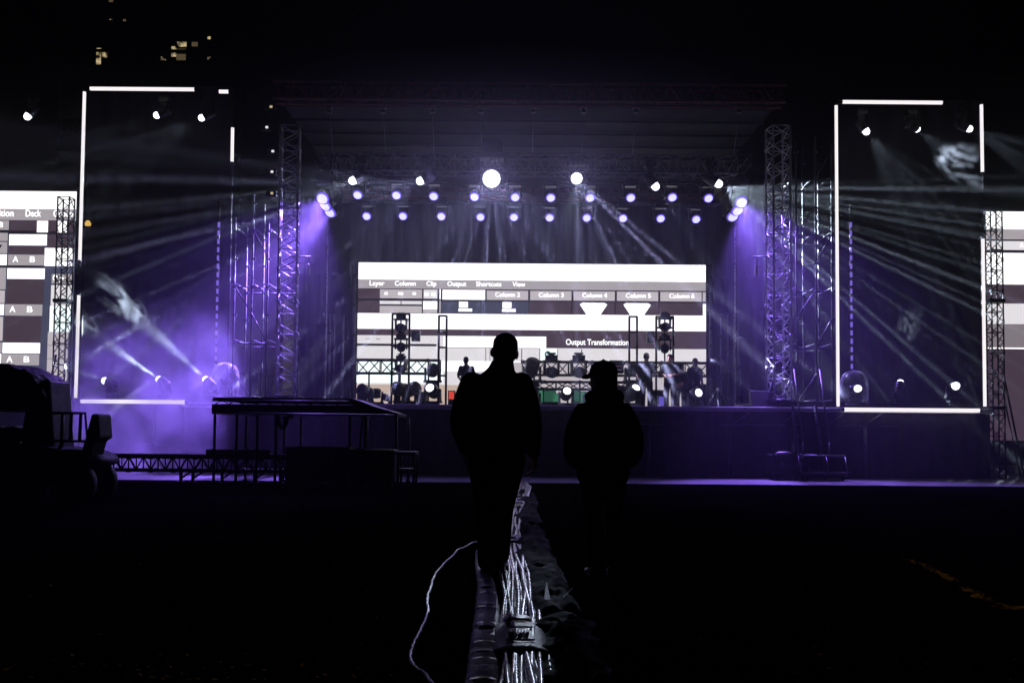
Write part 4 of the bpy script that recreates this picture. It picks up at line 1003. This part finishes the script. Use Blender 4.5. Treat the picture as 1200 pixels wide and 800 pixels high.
# monitor wedge + case on right stage front
t = thing('stage_wedge', 'low dark wedge case near the right tower foot on stage', 'wedge speaker', (at(895,470,24.0).x,24.0,DZ))
b = MB(); x = at(895,470,24.0).x
b.rings([[Vector((xx,24.0+yy,DZ+.003+zz)) for yy, zz in ((-.18,0),(.25,0),(.25,.42),(.12,.45))] for xx in (x-.32,x+.32)], smooth=False); b.build('cabinet', M['case'], t, bevel=.015)
b = MB(); b.tube([(x-.3,24.0-.19,DZ+.02),(x+.3,24.0-.19,DZ+.02)], .012, 6); b.build('handle', M['galv'], t)

# ------------------------------------------------------------------ ground gear in front of the stage
def case(name, label, cat, px0, px1, ptop, Y, depth, m='case', group=None, z0=.0, wheels=True, latch=True):
    A, B = at(px0,ptop,Y), at(px1,ptop,Y); zt = (A.z+B.z)/2
    t = thing(name, label, cat, ((A.x+B.x)/2,Y,z0), group)
    wz = .13 if wheels else 0
    b = MB(); b.span((A.x,Y,z0+wz),(B.x,Y+depth,zt)); b.build('body', M[m], t, bevel=.01)
    for x in (A.x, B.x):
        for y in (Y, Y+depth):
            b = MB(); b.span((x-.02,y-.02,z0+wz),(x+.02,y+.02,zt+.006)); b.build('edge_trim', M['fixture_rim'], t)
    for y in (Y-.004, Y+depth+.004):
        for za, zc in ((zt-.02,zt+.008),(zt-.24,zt-.2)):
            b = MB(); b.span((A.x+.022,y-.014,za),(B.x-.022,y+.014,zc)); b.build('edge_trim', M['fixture_rim'], t)
    if latch:
        n = max(2, int((B.x-A.x)/.6))
        for k in range(n):
            x = A.x+(B.x-A.x)*(k+.5)/n; b = MB(); b.box((x,Y-.02,zt-.22),(.1,.03,.11)); b.tube([(x-.04,Y-.036,zt-.22),(x+.04,Y-.036,zt-.22)], .008, 6); b.build('latch', M['galv'], t)
    if wheels:
        for x in (A.x+.12, B.x-.12):
            for y in (Y+.12, Y+depth-.12):
                b = MB(); b.lathe([(.02,-.022),(.06,-.02),(.06,.02),(.02,.022)], 'X', (x,y,z0+.06), 12); b.box((x,y,z0+.115),(.07,.07,.03)); b.build('caster', M['rubber'], t)
    return t
case('flight_case', 'long black flight case under the raised platform', 'flight case', 336, 408, 524, 17.2, .8, group='flight cases in front of the stage')
case('flight_case', 'black flight case right of the long case under the platform', 'flight case', 410, 461, 527, 17.2, .8, group='flight cases in front of the stage')
case('flight_case', 'low dark equipment case at the right stage front', 'flight case', 905, 948, 533, 22.3, .7, group='flight cases in front of the stage')
GC = 'dark cases along the back of the stage'
for a_, c_, tp, lab in ((598,621,459,'dark case on stage just right of the broad man'),(694,713,458,'dark case on stage right of the hooded shoulder'),(715,735,452,'taller dark case on stage left of the tall crew member'),(762,780,457,'dark case on stage between the tall and broad crew members'),(817,828,450,'upright dark case at the right end of the screen'),(419,430,456,'dark case at the left end of the screen'),(486,500,459,'dark case on stage left of the lit floor light')):
    case('equipment_case', lab, 'equipment case', a_, c_, tp, 31.85, .5, group=GC, z0=DZ+.003, wheels=False, latch=False)
# raised platform
YP = 18.0
ax_, bx_, cx_ = at(249,470,YP).x, at(413,470,YP).x, at(466,487,YP).x
zt = at(330,466,YP).z; zb_ = at(330,485.5,YP).z
t = thing('riser_platform', 'raised dark rolling platform on steel legs left of the people', 'platform', ((ax_+bx_)/2,YP,0))
b = MB(); b.span((ax_,YP,zt-.05),(bx_,YP+2.4,zt)); b.build('top', M['plywood'], t)
b = MB(); b.span((ax_-.02,YP+.03,zb_),(bx_,YP+2.4,zt-.13)); b.build('lower_deck', M['plywood'], t)
b = MB(); x = ax_+.05
while x < bx_-.1:
    b.tube([(x,YP+.02,zt-.125),(x+.13,YP+.02,zt-.055)], .012, 5); b.tube([(x+.13,YP+.02,zt-.055),(x+.26,YP+.02,zt-.125)], .012, 5); x += .26
b.tube([(ax_,YP,zt-.06),(bx_,YP,zt-.06)], .016, 6); b.tube([(ax_,YP-.004,zb_+.02),(cx_-.02,YP-.004,zb_+.0)], .02, 6)
b.build('rim_lattice', M['galv'], t)
b = MB(); b.rings([[Vector((x,y,z)) for y, z in ((YP,z0),(YP+1.6,z0),(YP+1.6,z1),(YP,z1))] for x, z0, z1 in ((bx_+.003,zb_+.01,zt),(bx_+.45,zb_+.005,zt-.16),(cx_,zb_-.01,zb_+.045))], smooth=False); b.build('ramp', M['plywood'], t)
for px in (250,276,300,322,409,427,464):
    x = at(px,520,YP).x
    for dy in (.06, 2.2):
        if dy > 1 and px in (276,427): continue
        xx = min(max(x, ax_+.03), cx_-.03)
        b = MB(); b.tube([(xx,YP+dy,.01),(xx,YP+dy,zb_-.002)], .028, 8); b.lathe([(.05,0),(.05,.03)], 'Z', (xx,YP+dy,.003), 8); b.build('leg', M['black_metal'], t)
for p_, q_ in (((at(420,487,YP).x,YP+.5,zb_-.01),(at(414,520,YP).x,YP+.6,.35)),((at(322,545,YP).x,YP+.06,.55),(at(352,566,YP).x,YP+.06,.1))):
    b = MB(); b.tube([p_,q_], .02, 6); b.build('brace', M['black_metal'], t)
pts, rr_ = smooth_pts([tuple(at(326,487,YP-.05)),tuple(at(327,497,YP-.05)),tuple(at(331,501,YP-.05)),tuple(at(335,497,YP-.05)),tuple(at(337,488,YP-.05)),tuple(at(343,489,YP-.05))], [.04]*6)
bb = MB(); bb.tube(pts, rr_, 8); tag(bb.build('cable_loop', M['rubber']), 'thick dark cable looped under the raised platform edge', 'cable')
# low long truss bench
YB2 = 19.4
A, B = at(104,543,YB2), at(446,543,YB2); z = at(220,543,YB2).z
rt, cs = truss('truss_bench', 'long low black truss on short legs behind the cart', 'truss', (A.x,YB2,z), (B.x,YB2,z), (.4,.27), 40, .03, .014, m='black_metal')
b = MB(); b.span((A.x,YB2-.2,z+.165),(B.x,YB2+.25,z+.2)); b.build('top_board', M['plywood'], rt)
for px in (214,228,262,300,330,380):
    x = at(px,560,YB2).x; b = MB(); b.tube([(x,YB2-.1,.01),(x,YB2-.1,z-.14)], .035, 8); b.tube([(x,YB2-.1,z-.3),(x+.25,YB2-.1,z-.13)], .02, 6); b.box((x,YB2-.1,.012),(.16,.16,.016)); b.build('leg', M['black_metal'], rt)
# dimmer rack lying on the bench behind legs
t = thing('cable_tray', 'shallow pale tray on the truss bench between platform legs', 'tray', (at(268,533,YB2).x,YB2+.1,z+.2))
x0, x1 = at(243,530,YB2).x, at(318,530,YB2).x
b = MB(); b.span((x0,YB2-.12,z+.203),(x1,YB2+.2,z+.22)); b.build('base', M['deck_edge'], t)
b = MB(); b.rings([[Vector((x,YB2-.12,z+.22)),Vector((x,YB2-.10,z+.30)),Vector((x,YB2-.08,z+.30)),Vector((x,YB2-.10,z+.22))] for x in (x0,x1)], smooth=False); b.build('side', M['deck_edge'], t)
# small table
YT = 17.0
x0, x1 = at(463,530,YT).x, at(487,530,YT).x; zt2 = at(475,529,YT).z
t = thing('side_table', 'small black table at the right end of the cases', 'table', ((x0+x1)/2,YT,0))
b = MB(); b.span((x0,YT,zt2-.06),(x1,YT+.6,zt2)); b.build('top', M['plywood'], t, bevel=.008)
for x in (x0+.05,x1-.05):
    for y in (YT+.05,YT+.55): b = MB(); b.tube([(x,y,.003),(x+(.04 if x > (x0+x1)/2 else 0),y,zt2-.061)], .022, 8); b.build('leg', M['black_metal'], t)
b = MB(); b.span((x0+.03,YT+.04,zt2-.35),(x1-.03,YT+.56,zt2-.31)); b.build('shelf', M['plywood'], t)
# access steps at the right
x0, x1 = at(941,500,22.6).x, at(969,500,22.6).x
t = thing('access_steps', 'steep black access steps up to the stage by the right scaffold', 'steps', ((x0+x1)/2,22.6,0))
for x in (x0, x1):
    b = MB(); b.box((x,23.1,.9),(.05,.12,1.95), Matrix.Rotation(R(-22),3,'X')); b.build('stringer', M['galv'], t)
for k in range(6):
    b = MB(); b.box(((x0+x1)/2,22.62+k*.13,.22+k*.28),(x1-x0-.06,.22,.03)); b.build('tread', M['deck'], t)
for x in (x0-.03, x1+.03):
    b = MB(); b.tube([(x,22.5,.9),(x,23.2,2.7)], .02, 6); b.tube([(x,22.55,.3),(x,22.5,.9)], .02, 6); b.build('handrail', M['galv'], t)
# dolly
x0, x1 = at(936,540,22.2).x, at(990,540,22.2).x; zd = at(960,534,22.2).z
t = thing('equipment_dolly', 'steel equipment dolly with a bar in front of the access steps', 'dolly', ((x0+x1)/2,22.2,0))
b = MB(); b.tube([(x0,22.2,zd),(x1,22.2,zd)], .03, 8); b.tube([(x0,22.0,.16),(x1,22.0,.16)], .03, 8)
for x in (x0, (x0+x1)/2+.1, x1): b.tube([(x,22.2,zd),(x,22.0,.16)], .025, 8)
b.build('frame', M['galv'], t)
b = MB(); b.span((x0,21.9,.16),(x1,22.25,.2)); b.build('base', M['plywood'], t)
for x in (x0+.1, x1-.1):
    b = MB(); b.lathe([(.02,-.03),(.08,-.028),(.08,.028),(.02,.03)], 'X', (x,22.05,.09), 12); b.build('wheel', M['rubber'], t)
b = MB(); b.box((x0+.05,22.18,zd-.02),(.12,.08,.1)); b.build('clamp', M['alu'], t)
for px, lab in ((929,'small bottle standing on the low case at the right stage front'),(920,'folded cloth on the low case at the right stage front')):
    p = at(px,531,22.6)
    zc = at(925,533,22.3).z+.008
    if px == 929:
        b = MB(); b.lathe([(.04,0),(.042,.16),(.018,.21),(.018,.25),(.01,.26)], 'Z', (p.x,22.6,zc), 10); tag(b.build('bottle', M['deck_edge']), lab, 'bottle')
    else:
        b = MB(); b.rings([[Vector((p.x+.2*f*math.cos(a)*(1+.2*math.sin(3*a)), 22.6+.1*f*math.sin(a), zc+h_)) for a in [2*math.pi*k/14 for k in range(14)]] for f, h_ in ((1,.003),(1.02,.03),(.8,.06),(.3,.07))]); tag(b.build('folded_cloth', M['mark']), lab, 'cloth')

# ------------------------------------------------------------------ cart at the far left
YC = 13.0
def cx(px, py=520): return at(px,py,YC).x
def cz(py, px=60): return at(px,py,YC).z
t = thing('utility_cart', 'dark utility cart with a rail and tall seat back at the far left', 'cart', (cx(40),YC,0))
b = MB(); b.rings([[Vector((x,y,z)) for x, z in ((cx(-60),.28),(cx(96),.28),(cx(98),cz(548)),(cx(90),cz(530)),(cx(60),cz(524)),(cx(-60),cz(515)))] for y in (YC,YC+.9)], smooth=False); b.build('body', M['cart'], t, bevel=.03)
b = MB(); b.rings([[Vector((cx(85)-.02+.42*math.cos(a)*-1-.1, y, cz(533)-.12+.2*math.sin(a))) for a in [math.pi*k/10 for k in range(11)]] + [Vector((cx(90),y,.5)),Vector((cx(62),y,.5))] for y in (YC+.02,YC+.88)]); b.build('fender', M['cart'], t)
b = MB(); b.rings([[Vector((cx(px),y,cz(py))) for px, py in ((22,448),(32,444),(47,443),(56,540),(54,560),(14,560),(16,500))] for y in (YC+.2,YC+.85)], smooth=False); b.build('seat_back', M['cart'], t, bevel=.04)
b = MB(); b.rings([[Vector((cx(px),y,cz(py))) for px, py in ((90,535),(102,484),(110,484),(113,513),(106,516),(100,545))] for y in (YC+.1,YC+.55)], smooth=False); b.build('cowl', M['cart'], t, bevel=.03)
b = MB()
for y in (YC+.1,):
    b.tube([(cx(56),y,cz(483.5)),(cx(95),y,cz(483.5)),(cx(98.5),y,cz(516.5)),(cx(58),y,cz(516.5))], .022, 8)
    for px in (68.5,79,90): b.tube([(cx(px),y,cz(483.5)),(cx(px)-.01,y,cz(516.5))], .024, 8)
    b.tube([(cx(64),y,cz(530)),(cx(70),y,cz(516.5))], .03, 8); b.tube([(cx(96),y,cz(530)),(cx(98.5),y,cz(516.5))], .02, 8)
b.build('guard_rail', M['black_metal'], t)
b = MB(); b.tube([(cx(18),YC+.3,cz(512)),(cx(19.5),YC+.3,cz(490)),(cx(24),YC+.3,cz(471))], .035, 8); b.tube([(cx(-30),YC+.3,cz(520)),(cx(-30),YC+.3,cz(470))], .035, 8); b.build('roof_post', M['cart'], t)
for px in (2, 84):
    for y in (YC+.02, YC+.7):
        wv = MB(); wv.lathe([(.12,-.1),(.29,-.09),(.31,-.04),(.31,.04),(.29,.09),(.12,.1)], 'Y', (cx(px),y+.08,.31), 22); wh = wv.build('wheel', M['rubber'], t)
        q = MB(); q.lathe([(.02,-.11),(.12,-.105),(.12,.105),(.02,.11)], 'Y', (cx(px),y+.08,.31), 14); q.build('rim', M['cart'], wh)
# rolled tarp on the cart
t2 = MB(); rs = []
for i in range(22):
    y = YC+.05+.85*i/21; rs.append([Vector((cx(-6)+(.58+.03*math.sin(a*7+i)+.02*random.random())*math.cos(a)*(1 if math.cos(a) > 0 else 1.3), y, cz(462)+(.40+.03*math.sin(a*9+i*.7)+.02*random.random())*math.sin(a)*(1 if math.sin(a) > 0 else .55))) for a in [2*math.pi*k/40 for k in range(40)]])
t2.rings(rs); tag(t2.build('tarp_roll', M['tarp']), 'big rounded roll of black tarp on top of the utility cart', 'tarp roll')
t = thing('tool_bag', 'rough dark bundle lying on the cart under the tarp roll', 'bag', (cx(5),YC+.4,cz(515)))
b = MB(); rs = []
for i in range(14):
    x = cx(-40)+(cx(26)-cx(-40))*i/13; rs.append([Vector((x, YC+.5+.3*math.cos(a), cz(516)+.08+(.1+.03*random.random())*math.sin(a))) for a in [2*math.pi*k/16 for k in range(16)]])
b.rings(rs); b.build('bag_body', M['tarp'], t)
b = MB(); b.tube([(cx(0),YC+.2,cz(508)),(cx(6),YC+.2,cz(500)),(cx(12),YC+.2,cz(508))], .02, 6); b.build('handle', M['rubber'], t)

# ------------------------------------------------------------------ cable run on the ground
def gp(px, py, z=0.0): return ground_at(px, py, z)
spine = [gp(613,860),gp(611,800),gp(609,755),gp(608,715),gp(606,685),gp(602,655),gp(599,637),gp(601,618),gp(606,600),gp(609,585),gp(613,568),gp(618,561)]
def spine_at(u):
    n = len(spine)-1; i = min(int(u*n), n-1); f = u*n-i
    p0,p1,p2,p3 = spine[max(i-1,0)],spine[i],spine[i+1],spine[min(i+2,n)]
    return .5*((2*p1)+(p2-p0)*f+(2*p0-5*p1+4*p2-p3)*f*f+(3*p1-p0-3*p2+p3)*f**3)
root = thing('cable_bundle', 'thick bundle of show cables strapped together and running to the stage', 'cable bundle', (0,4,0))
rng = random.Random(5)
NC = 18
for k in range(NC):
    top = k >= 10
    off = (-.095+.19*(k/9) if not top else -.08+.16*((k-10)/7)); rad = rng.choice([.007,.009,.010,.012,.014,.016]); z0 = .016 if not top else .040
    ph = rng.random()*6; fr = rng.uniform(1.5,3.5); am = rng.uniform(.006,.022); pts = []
    for i in range(150):
        u = i/149; c = spine_at(u); tg = (spine_at(min(u+.01,1))-spine_at(max(u-.01,0))).normalized(); nrm = Vector((tg.y,-tg.x,0))
        d = c.y; w_ = 1.0 if d < 12 else max(.7, 1-(d-12)*.03)
        pts.append(c + nrm*(off*w_+am*math.sin(fr*d+ph)) + Vector((0,0,z0+.006*math.sin(1.7*fr*d+ph)+.003*math.sin(9*d+ph))))
    b = MB(); b.tube(pts, rad, 7)
    b.build('cable', M['cable_grey'] if k in (2,5,8,11,14,16) else M['cable_red'] if k == 12 else M['cable'], root)
def strap_at(py, ln, w_, name='strap'):
    c = gp(609,py); u = min(range(600), key=lambda i: abs(spine_at(i/599).y-c.y))/599; c = spine_at(u); tg = (spine_at(min(u+.005,1))-spine_at(max(u-.005,0))).normalized(); n = Vector((tg.y,-tg.x,0))
    b = MB(); rows = []
    for j in range(9):
        y = -ln/2+ln*j/8
        rows.append([c+tg*y+n*(w_*f)+Vector((0,0,h_+.003*math.sin(j*2+f*9))) for f, h_ in ((-.6,.006),(-.56,.042),(-.4,.056),(-.2,.064),(0,.061),(.2,.065),(.4,.055),(.56,.04),(.6,.006))])
    b.rings(rows, close=False, cap=False); o = b.build(name, M['strap'], root, fix=False)
    so = o.modifiers.new('thick', 'SOLIDIFY'); so.thickness = .006
    if ln > .5:
        q = MB()
        for j in range(7): q.tube([c+tg*(-ln*.14+.02*math.sin(j*2.1)) + n*(w_*(-.22+j*.062)) + Vector((0,0,.071)), c+tg*(ln*.10+.02*math.sin(j*1.3)) + n*(w_*(-.20+j*.066)) + Vector((0,0,.071))], .007, 5)
        for e in (-.26,.22): q.tube([c+tg*(ln*e)+n*(-w_*.3)+Vector((0,0,.070)), c+tg*(ln*e)+n*(w_*.3)+Vector((0,0,.070))], .005, 5)
        q.build('stitched_mark', M['mark'], o)
strap_at(757, .62, .23); strap_at(637, .55, .19); strap_at(592, .5, .16)
b = MB(); c = spine_at(.19)
# light reels of tape between cables
def tape(px, py, w_, l, lab):
    p = gp(px,py); b = MB(); b.rings([[p+Vector((w_*x,y,z)) for x, z in ((-.5,.058),(-.3,.070),(.3,.070),(.5,.058))] for y in (-l/2,l/2)], close=False, cap=False)
    o = tag(b.build('tape_tag', M['mark'], fix=False), lab, 'tape tag', 'pale tape tags on the cables'); s_ = o.modifiers.new('t','SOLIDIFY'); s_.thickness = .003
tape(606,738,.15,.14,'wide pale tape tag right behind the big woven strap'); tape(596,738,.03,.3,'small white tape tag on the left cables near the woven strap')
# woven sleeve on the left
sl = [gp(562,860),gp(566,800),gp(568,760),gp(571,720),gp(570,690),gp(564,665),gp(561,650)]
root2 = thing('cable_sleeve', 'flat woven cable sleeve with pale tags lying left of the cable bundle', 'cable sleeve', (-.2,4,0))
wid = [.075,.075,.072,.074,.062,.05,.03]
N = 60
def sl_at(f):
    i = min(int(f*6), 5); g_ = f*6-i; return sl[i].lerp(sl[i+1], g_), wid[i]+(wid[i+1]-wid[i])*g_
rows = []
for j in range(N):
    c, w_ = sl_at(j/(N-1)); hgt = .045+.006*math.sin(j*1.3)
    rows.append([c+Vector((w_*math.cos(a)*(1+.03*math.sin(j*2.1)), 0, hgt*.5+.5*hgt*math.sin(a))) for a in [2*math.pi*k/14 for k in range(14)]])
b = MB(); b.rings(rows); b.build('sleeve', M['strap'], root2)
for f in (.14,.27,.40,.52,.64,.76):
    c, w_ = sl_at(f); b = MB(); b.rings([[c+Vector((w_*x,y+.01*x,.052-.012*abs(x))) for x in (-.55,-.2,.2,.55)] for y in (-.03,.03)], close=False, cap=False); o = b.build('tag', M['mark'], root2, fix=False); s_ = o.modifiers.new('t','SOLIDIFY'); s_.thickness = .003
for k in range(10):
    c, w_ = sl_at(.05+k*.09); b = MB(); b.rings([[c+Vector((w_*1.04*math.cos(a), y, .024+.030*math.sin(a))) for a in [2*math.pi*q/14 for q in range(14)]] for y in (-.012,.012)], cap=False); b.build('seam', M['cable'], root2)
# chequered cord
pts = [gp(px,py)+Vector((0,0,.02)) for px, py in ((646,800),(643,775),(637,745),(631,715),(625,690),(618,668),(612,652),(608,640),(606,632))]
p2, r2 = smooth_pts(pts, [.009]*len(pts), 8); b = MB(); b.tube(p2, r2, 8); tag(b.build('chequered_cord', M['cord']), 'thin black and white chequered cord along the right edge of the bundle', 'cord')
# white cable at the left
rng = random.Random(3)
wl = [(560,636),(553,638),(544,643),(536,646),(530,653),(522,661),(513,671),(507,681),(505,690),(501,702),(501,716),(499,728),(492,742),(485,757),(481,769),(483,780),(490,788),(497,793),(504,801),(512,815)]
pts = [gp(px+rng.uniform(-.5,.5),py)+Vector((0,0,.012)) for px, py in wl]
p2, r2 = smooth_pts(pts, [.009]*len(pts), 5); b = MB(); b.tube([p+Vector((rng.uniform(-.004,.004),0,rng.uniform(0,.004))) for p in p2], r2, 8)
tag(b.build('white_cable', M['white_cable']), 'loose white cable curving over the dark grass on the left', 'cable')
# crumpled plastic
def crumple(px0, py0, px1, py1, wd, hgt, label, seed, name='plastic_sheet', m='plastic'):
    rg = random.Random(seed); A, B = gp(px0,py0), gp(px1,py1); n, m_ = 13, 5; b = MB(); rows = []
    for i in range(n+1):
        c = A.lerp(B, i/n); rows.append([c+Vector((wd*(j/m_-.5)*(1+.18*rg.uniform(-1,1)), rg.uniform(-.05,.05), .01+abs(rg.gauss(0,1))*hgt*math.sin(math.pi*min(.96,max(.04,j/m_))))) for j in range(m_+1)])
    b.rings(rows, close=False, cap=False)
    o = b.build(name, M[m], fix=False); q_ = o.modifiers.new('fold', 'SUBSURF'); q_.levels = q_.render_levels = 2
    tx = bpy.data.textures.new('crease', 'CLOUDS'); tx.noise_scale = .06; d_ = o.modifiers.new('crease', 'DISPLACE'); d_.texture = tx; d_.strength = .045; d_.texture_coords = 'LOCAL'
    tag(o, label, 'plastic sheet', 'crumpled plastic along the cables')
crumple(672,800,655,730,.34,.06,'nearest crumpled black plastic sheet right of the bundle',1)
crumple(650,725,636,672,.30,.08,'middle crumpled black plastic sheet beside the chequered cord',2)
crumple(628,668,618,622,.34,.09,'far crumpled black plastic sheet beside the upper bundle',3)
crumple(618,616,615,580,.34,.10,'farthest crumpled black plastic heap near the man\'s hand',4)
def shard(pts, label, m='plastic_glint'):
    b = MB(); P = [gp(px,py,0)+Vector((0,0,z)) for px, py, z in pts]
    # points are ground contacts lifted by z
    b.quad(P) if len(P) > 2 else None
    o = tag(b.build('plastic_scrap', M[m], fix=False), label, 'plastic scrap', 'torn plastic scraps by the cables'); s_ = o.modifiers.new('t','SOLIDIFY'); s_.thickness = .004
shard([(646,720,.03),(668,702,.06),(671,700,.065),(652,712,.03)],'pointed plastic scrap paled as a glint, sticking out right of the bundle')
shard([(626,662,.02),(637,678,.02),(640,679,.02),(628,661,.03)],'thin plastic strip paled as a glint beside the far plastic sheet')
shard([(643,755,.02),(656,768,.02),(655,772,.02),(643,760,.02)],'short plastic scrap paled as a glint near the big woven strap')
shard([(641,656,.02),(646,668,.02),(648,668,.02),(643,655,.03)],'narrow curved plastic strip paled as a glint apart to the right')
shard([(636,720,.02),(640,700,.10),(647,715,.02),(641,724,.02)],'small upright woven scrap beside the chequered cord','strap')
shard([(614,586,.02),(617,575,.16),(623,581,.16),(619,586,.02)],'bluish torn plastic flap glinting near the man\'s hand')

# ------------------------------------------------------------------ grass, leaves
rng = random.Random(9)
b = MB()
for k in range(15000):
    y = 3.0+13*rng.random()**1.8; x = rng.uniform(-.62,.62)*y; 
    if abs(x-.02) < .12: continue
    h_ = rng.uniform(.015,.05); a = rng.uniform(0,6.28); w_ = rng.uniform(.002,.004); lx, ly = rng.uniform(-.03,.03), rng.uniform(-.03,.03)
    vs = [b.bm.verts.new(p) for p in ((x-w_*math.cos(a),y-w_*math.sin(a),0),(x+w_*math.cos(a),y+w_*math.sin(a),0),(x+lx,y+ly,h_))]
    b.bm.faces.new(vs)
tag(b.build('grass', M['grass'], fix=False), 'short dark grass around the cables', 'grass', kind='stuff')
b = MB()
def leaf(x, y, s_):
    a = rng.uniform(0,6.28); tl = rng.uniform(-.5,.5); u = Vector((math.cos(a),math.sin(a),tl*.6)); v = Vector((-math.sin(a),math.cos(a),rng.uniform(-.4,.4)))
    c = Vector((x,y,.012+abs(tl)*s_*.5+.01*rng.random()))
    prof = [(-1,0),(-.6,.35),(0,.55),(.5,.4),(1,0),(.5,-.4),(0,-.55),(-.6,-.35)]
    vs = [b.bm.verts.new(c+u*(p*s_)+v*(q*s_)+Vector((0,0,.25*s_*abs(q)))) for p, q in prof]; b.bm.faces.new(vs)
for (px0,py0,px1,py1,n) in ((1055,657,1085,664,26),(1085,667,1122,684,60),(1130,692,1150,700,60),(1140,700,1162,708,50),(1168,712,1195,717,40),(1100,676,1118,683,30)):
    for k in range(n):
        f = rng.random(); p = gp(px0+(px1-px0)*f+rng.gauss(0,2),py0+(py1-py0)*f+rng.gauss(0,1)); leaf(p.x,p.y,rng.uniform(.012,.03))
for k in range(90):
    px, py = rng.uniform(0,1200), 800-140*rng.random()**2
    p = gp(px,py); leaf(p.x,p.y,rng.uniform(.008,.02))
for k in range(50):
    p = gp(rng.gauss(170,70),rng.gauss(785,12)); leaf(p.x,p.y,rng.uniform(.008,.018))
tag(b.build('fallen_leaves', M['leaf'], fix=False), 'scattered yellow leaves on the dark grass', 'leaves', kind='stuff')

Yh = 31.0
x0, x1 = at(243,400,Yh).x, at(332,400,Yh).x; ze = at(288,350,Yh).z; zr = at(288,322,Yh).z
t = thing('storage_shed', 'low gabled shed behind the left scaffold bay', 'shed', ((x0+x1)/2,Yh+1.5,0))
b = MB(); b.span((x0,Yh,0),(x1,Yh+3,ze)); b.rings([[Vector((x,y,z)) for x, z in ((x0,ze+.002),(x1,ze+.002),((x0+x1)/2,zr))] for y in (Yh,Yh+3)], smooth=False); b.build('wall', mat('beige_cladding', (.30,.25,.22), .8, 0, .25, 2), t)
b = MB()
for s_, xa in ((-1,x0-.15),(1,x1+.15)): b.rings([[Vector((x,y,z)) for x, z in ((xa,ze-.03),(xa,ze+.05),((x0+x1)/2,zr+.09),((x0+x1)/2,zr+.01))] for y in (Yh-.2,Yh+3.2)], smooth=False)
b.build('roof', M['roof_skin'], t)
b = MB(); b.span((x0+.6,Yh-.03,.02),(x0+1.7,Yh-.004,3.0)); b.build('door', M['cart'], t)

# ------------------------------------------------------------------ tower block behind
YBk = 85.0
t = thing('tower_block', 'dark tower block behind the stage with a few warm lit windows', 'building', (at(170,300,YBk).x,YBk,0))
x0, x1 = at(70,60,YBk).x, at(285,60,YBk).x; zt = at(170,-40,YBk).z
b = MB(); b.span((x0,YBk,0),(x1,YBk+14,zt)); b.span((x0-.2,YBk-.15,zt),(x1+.2,YBk+14.2,zt+.8)); 
for k in range(8):
    z = zt-2-k*3.1; b.span((x0,YBk-.25,z),(x1,YBk-.003,z+.25))
b.build('wall', M['brick'], t)
lit = [((113,57,119,76),'window_lit'),((120,58,127,67),'window_lit'),((201,55,207,67),'window_lit'),((208,49.5,219,55.5),'window_lit'),((207,58,218,62),'window_dim'),((207,64,218,71),'window_dim'),((189,67,195,71),'window_lit'),((129,21,132.5,24),'window_lit'),((144.5,23,148,25.5),'window_dim'),
       ((243.5,43.5,247,46.5),'window_lit'),((243.5,67.5,247,70.5),'window_lit'),((122,62,126,68),'window_lit'),((183,59,190,62),'window_dim'),((225,50,232,55),'window_dim'),((128,0,133,3),'window_dim')]
for (a, c, d, e), mm in lit:
    A, B = at(a,e,YBk), at(d,c,YBk)
    b = MB(); b.span((A.x-.08,YBk-.06,A.z-.08),(B.x+.08,YBk-.004,B.z+.08)); f = b.build('window', M['window_dark'], t)
    b = MB(); b.span((A.x,YBk-.09,A.z),(B.x,YBk-.062,B.z))
    b.build('pane', M[mm], f)
for i in range(9):
    for j in range(6):
        px, z = 82+i*24, zt-3.2-j*3.1
        x = at(px,60,YBk).x
        if any(abs(at((a+d)/2,60,YBk).x-x) < 1.1 for (a,c,d,e), _ in lit): continue
        b = MB(); b.span((x-.55,YBk-.05,z),(x+.55,YBk-.004,z+1.4)); b.build('window', M['window_dark'], t)

# ------------------------------------------------------------------ render settings
SC.view_settings.view_transform = 'Standard'; SC.view_settings.look = 'None'; SC.view_settings.exposure = -0.3; SC.view_settings.gamma = 1
SC.render.engine = 'CYCLES'; cy = SC.cycles
cy.use_denoising = True; cy.denoiser = 'OPENIMAGEDENOISE'
cy.max_bounces = 5; cy.diffuse_bounces = 2; cy.glossy_bounces = 3; cy.transmission_bounces = 4; cy.transparent_max_bounces = 8; cy.volume_bounces = 0
cy.sample_clamp_indirect = 3; cy.caustics_reflective = False; cy.caustics_refractive = False
cy.use_light_tree = True
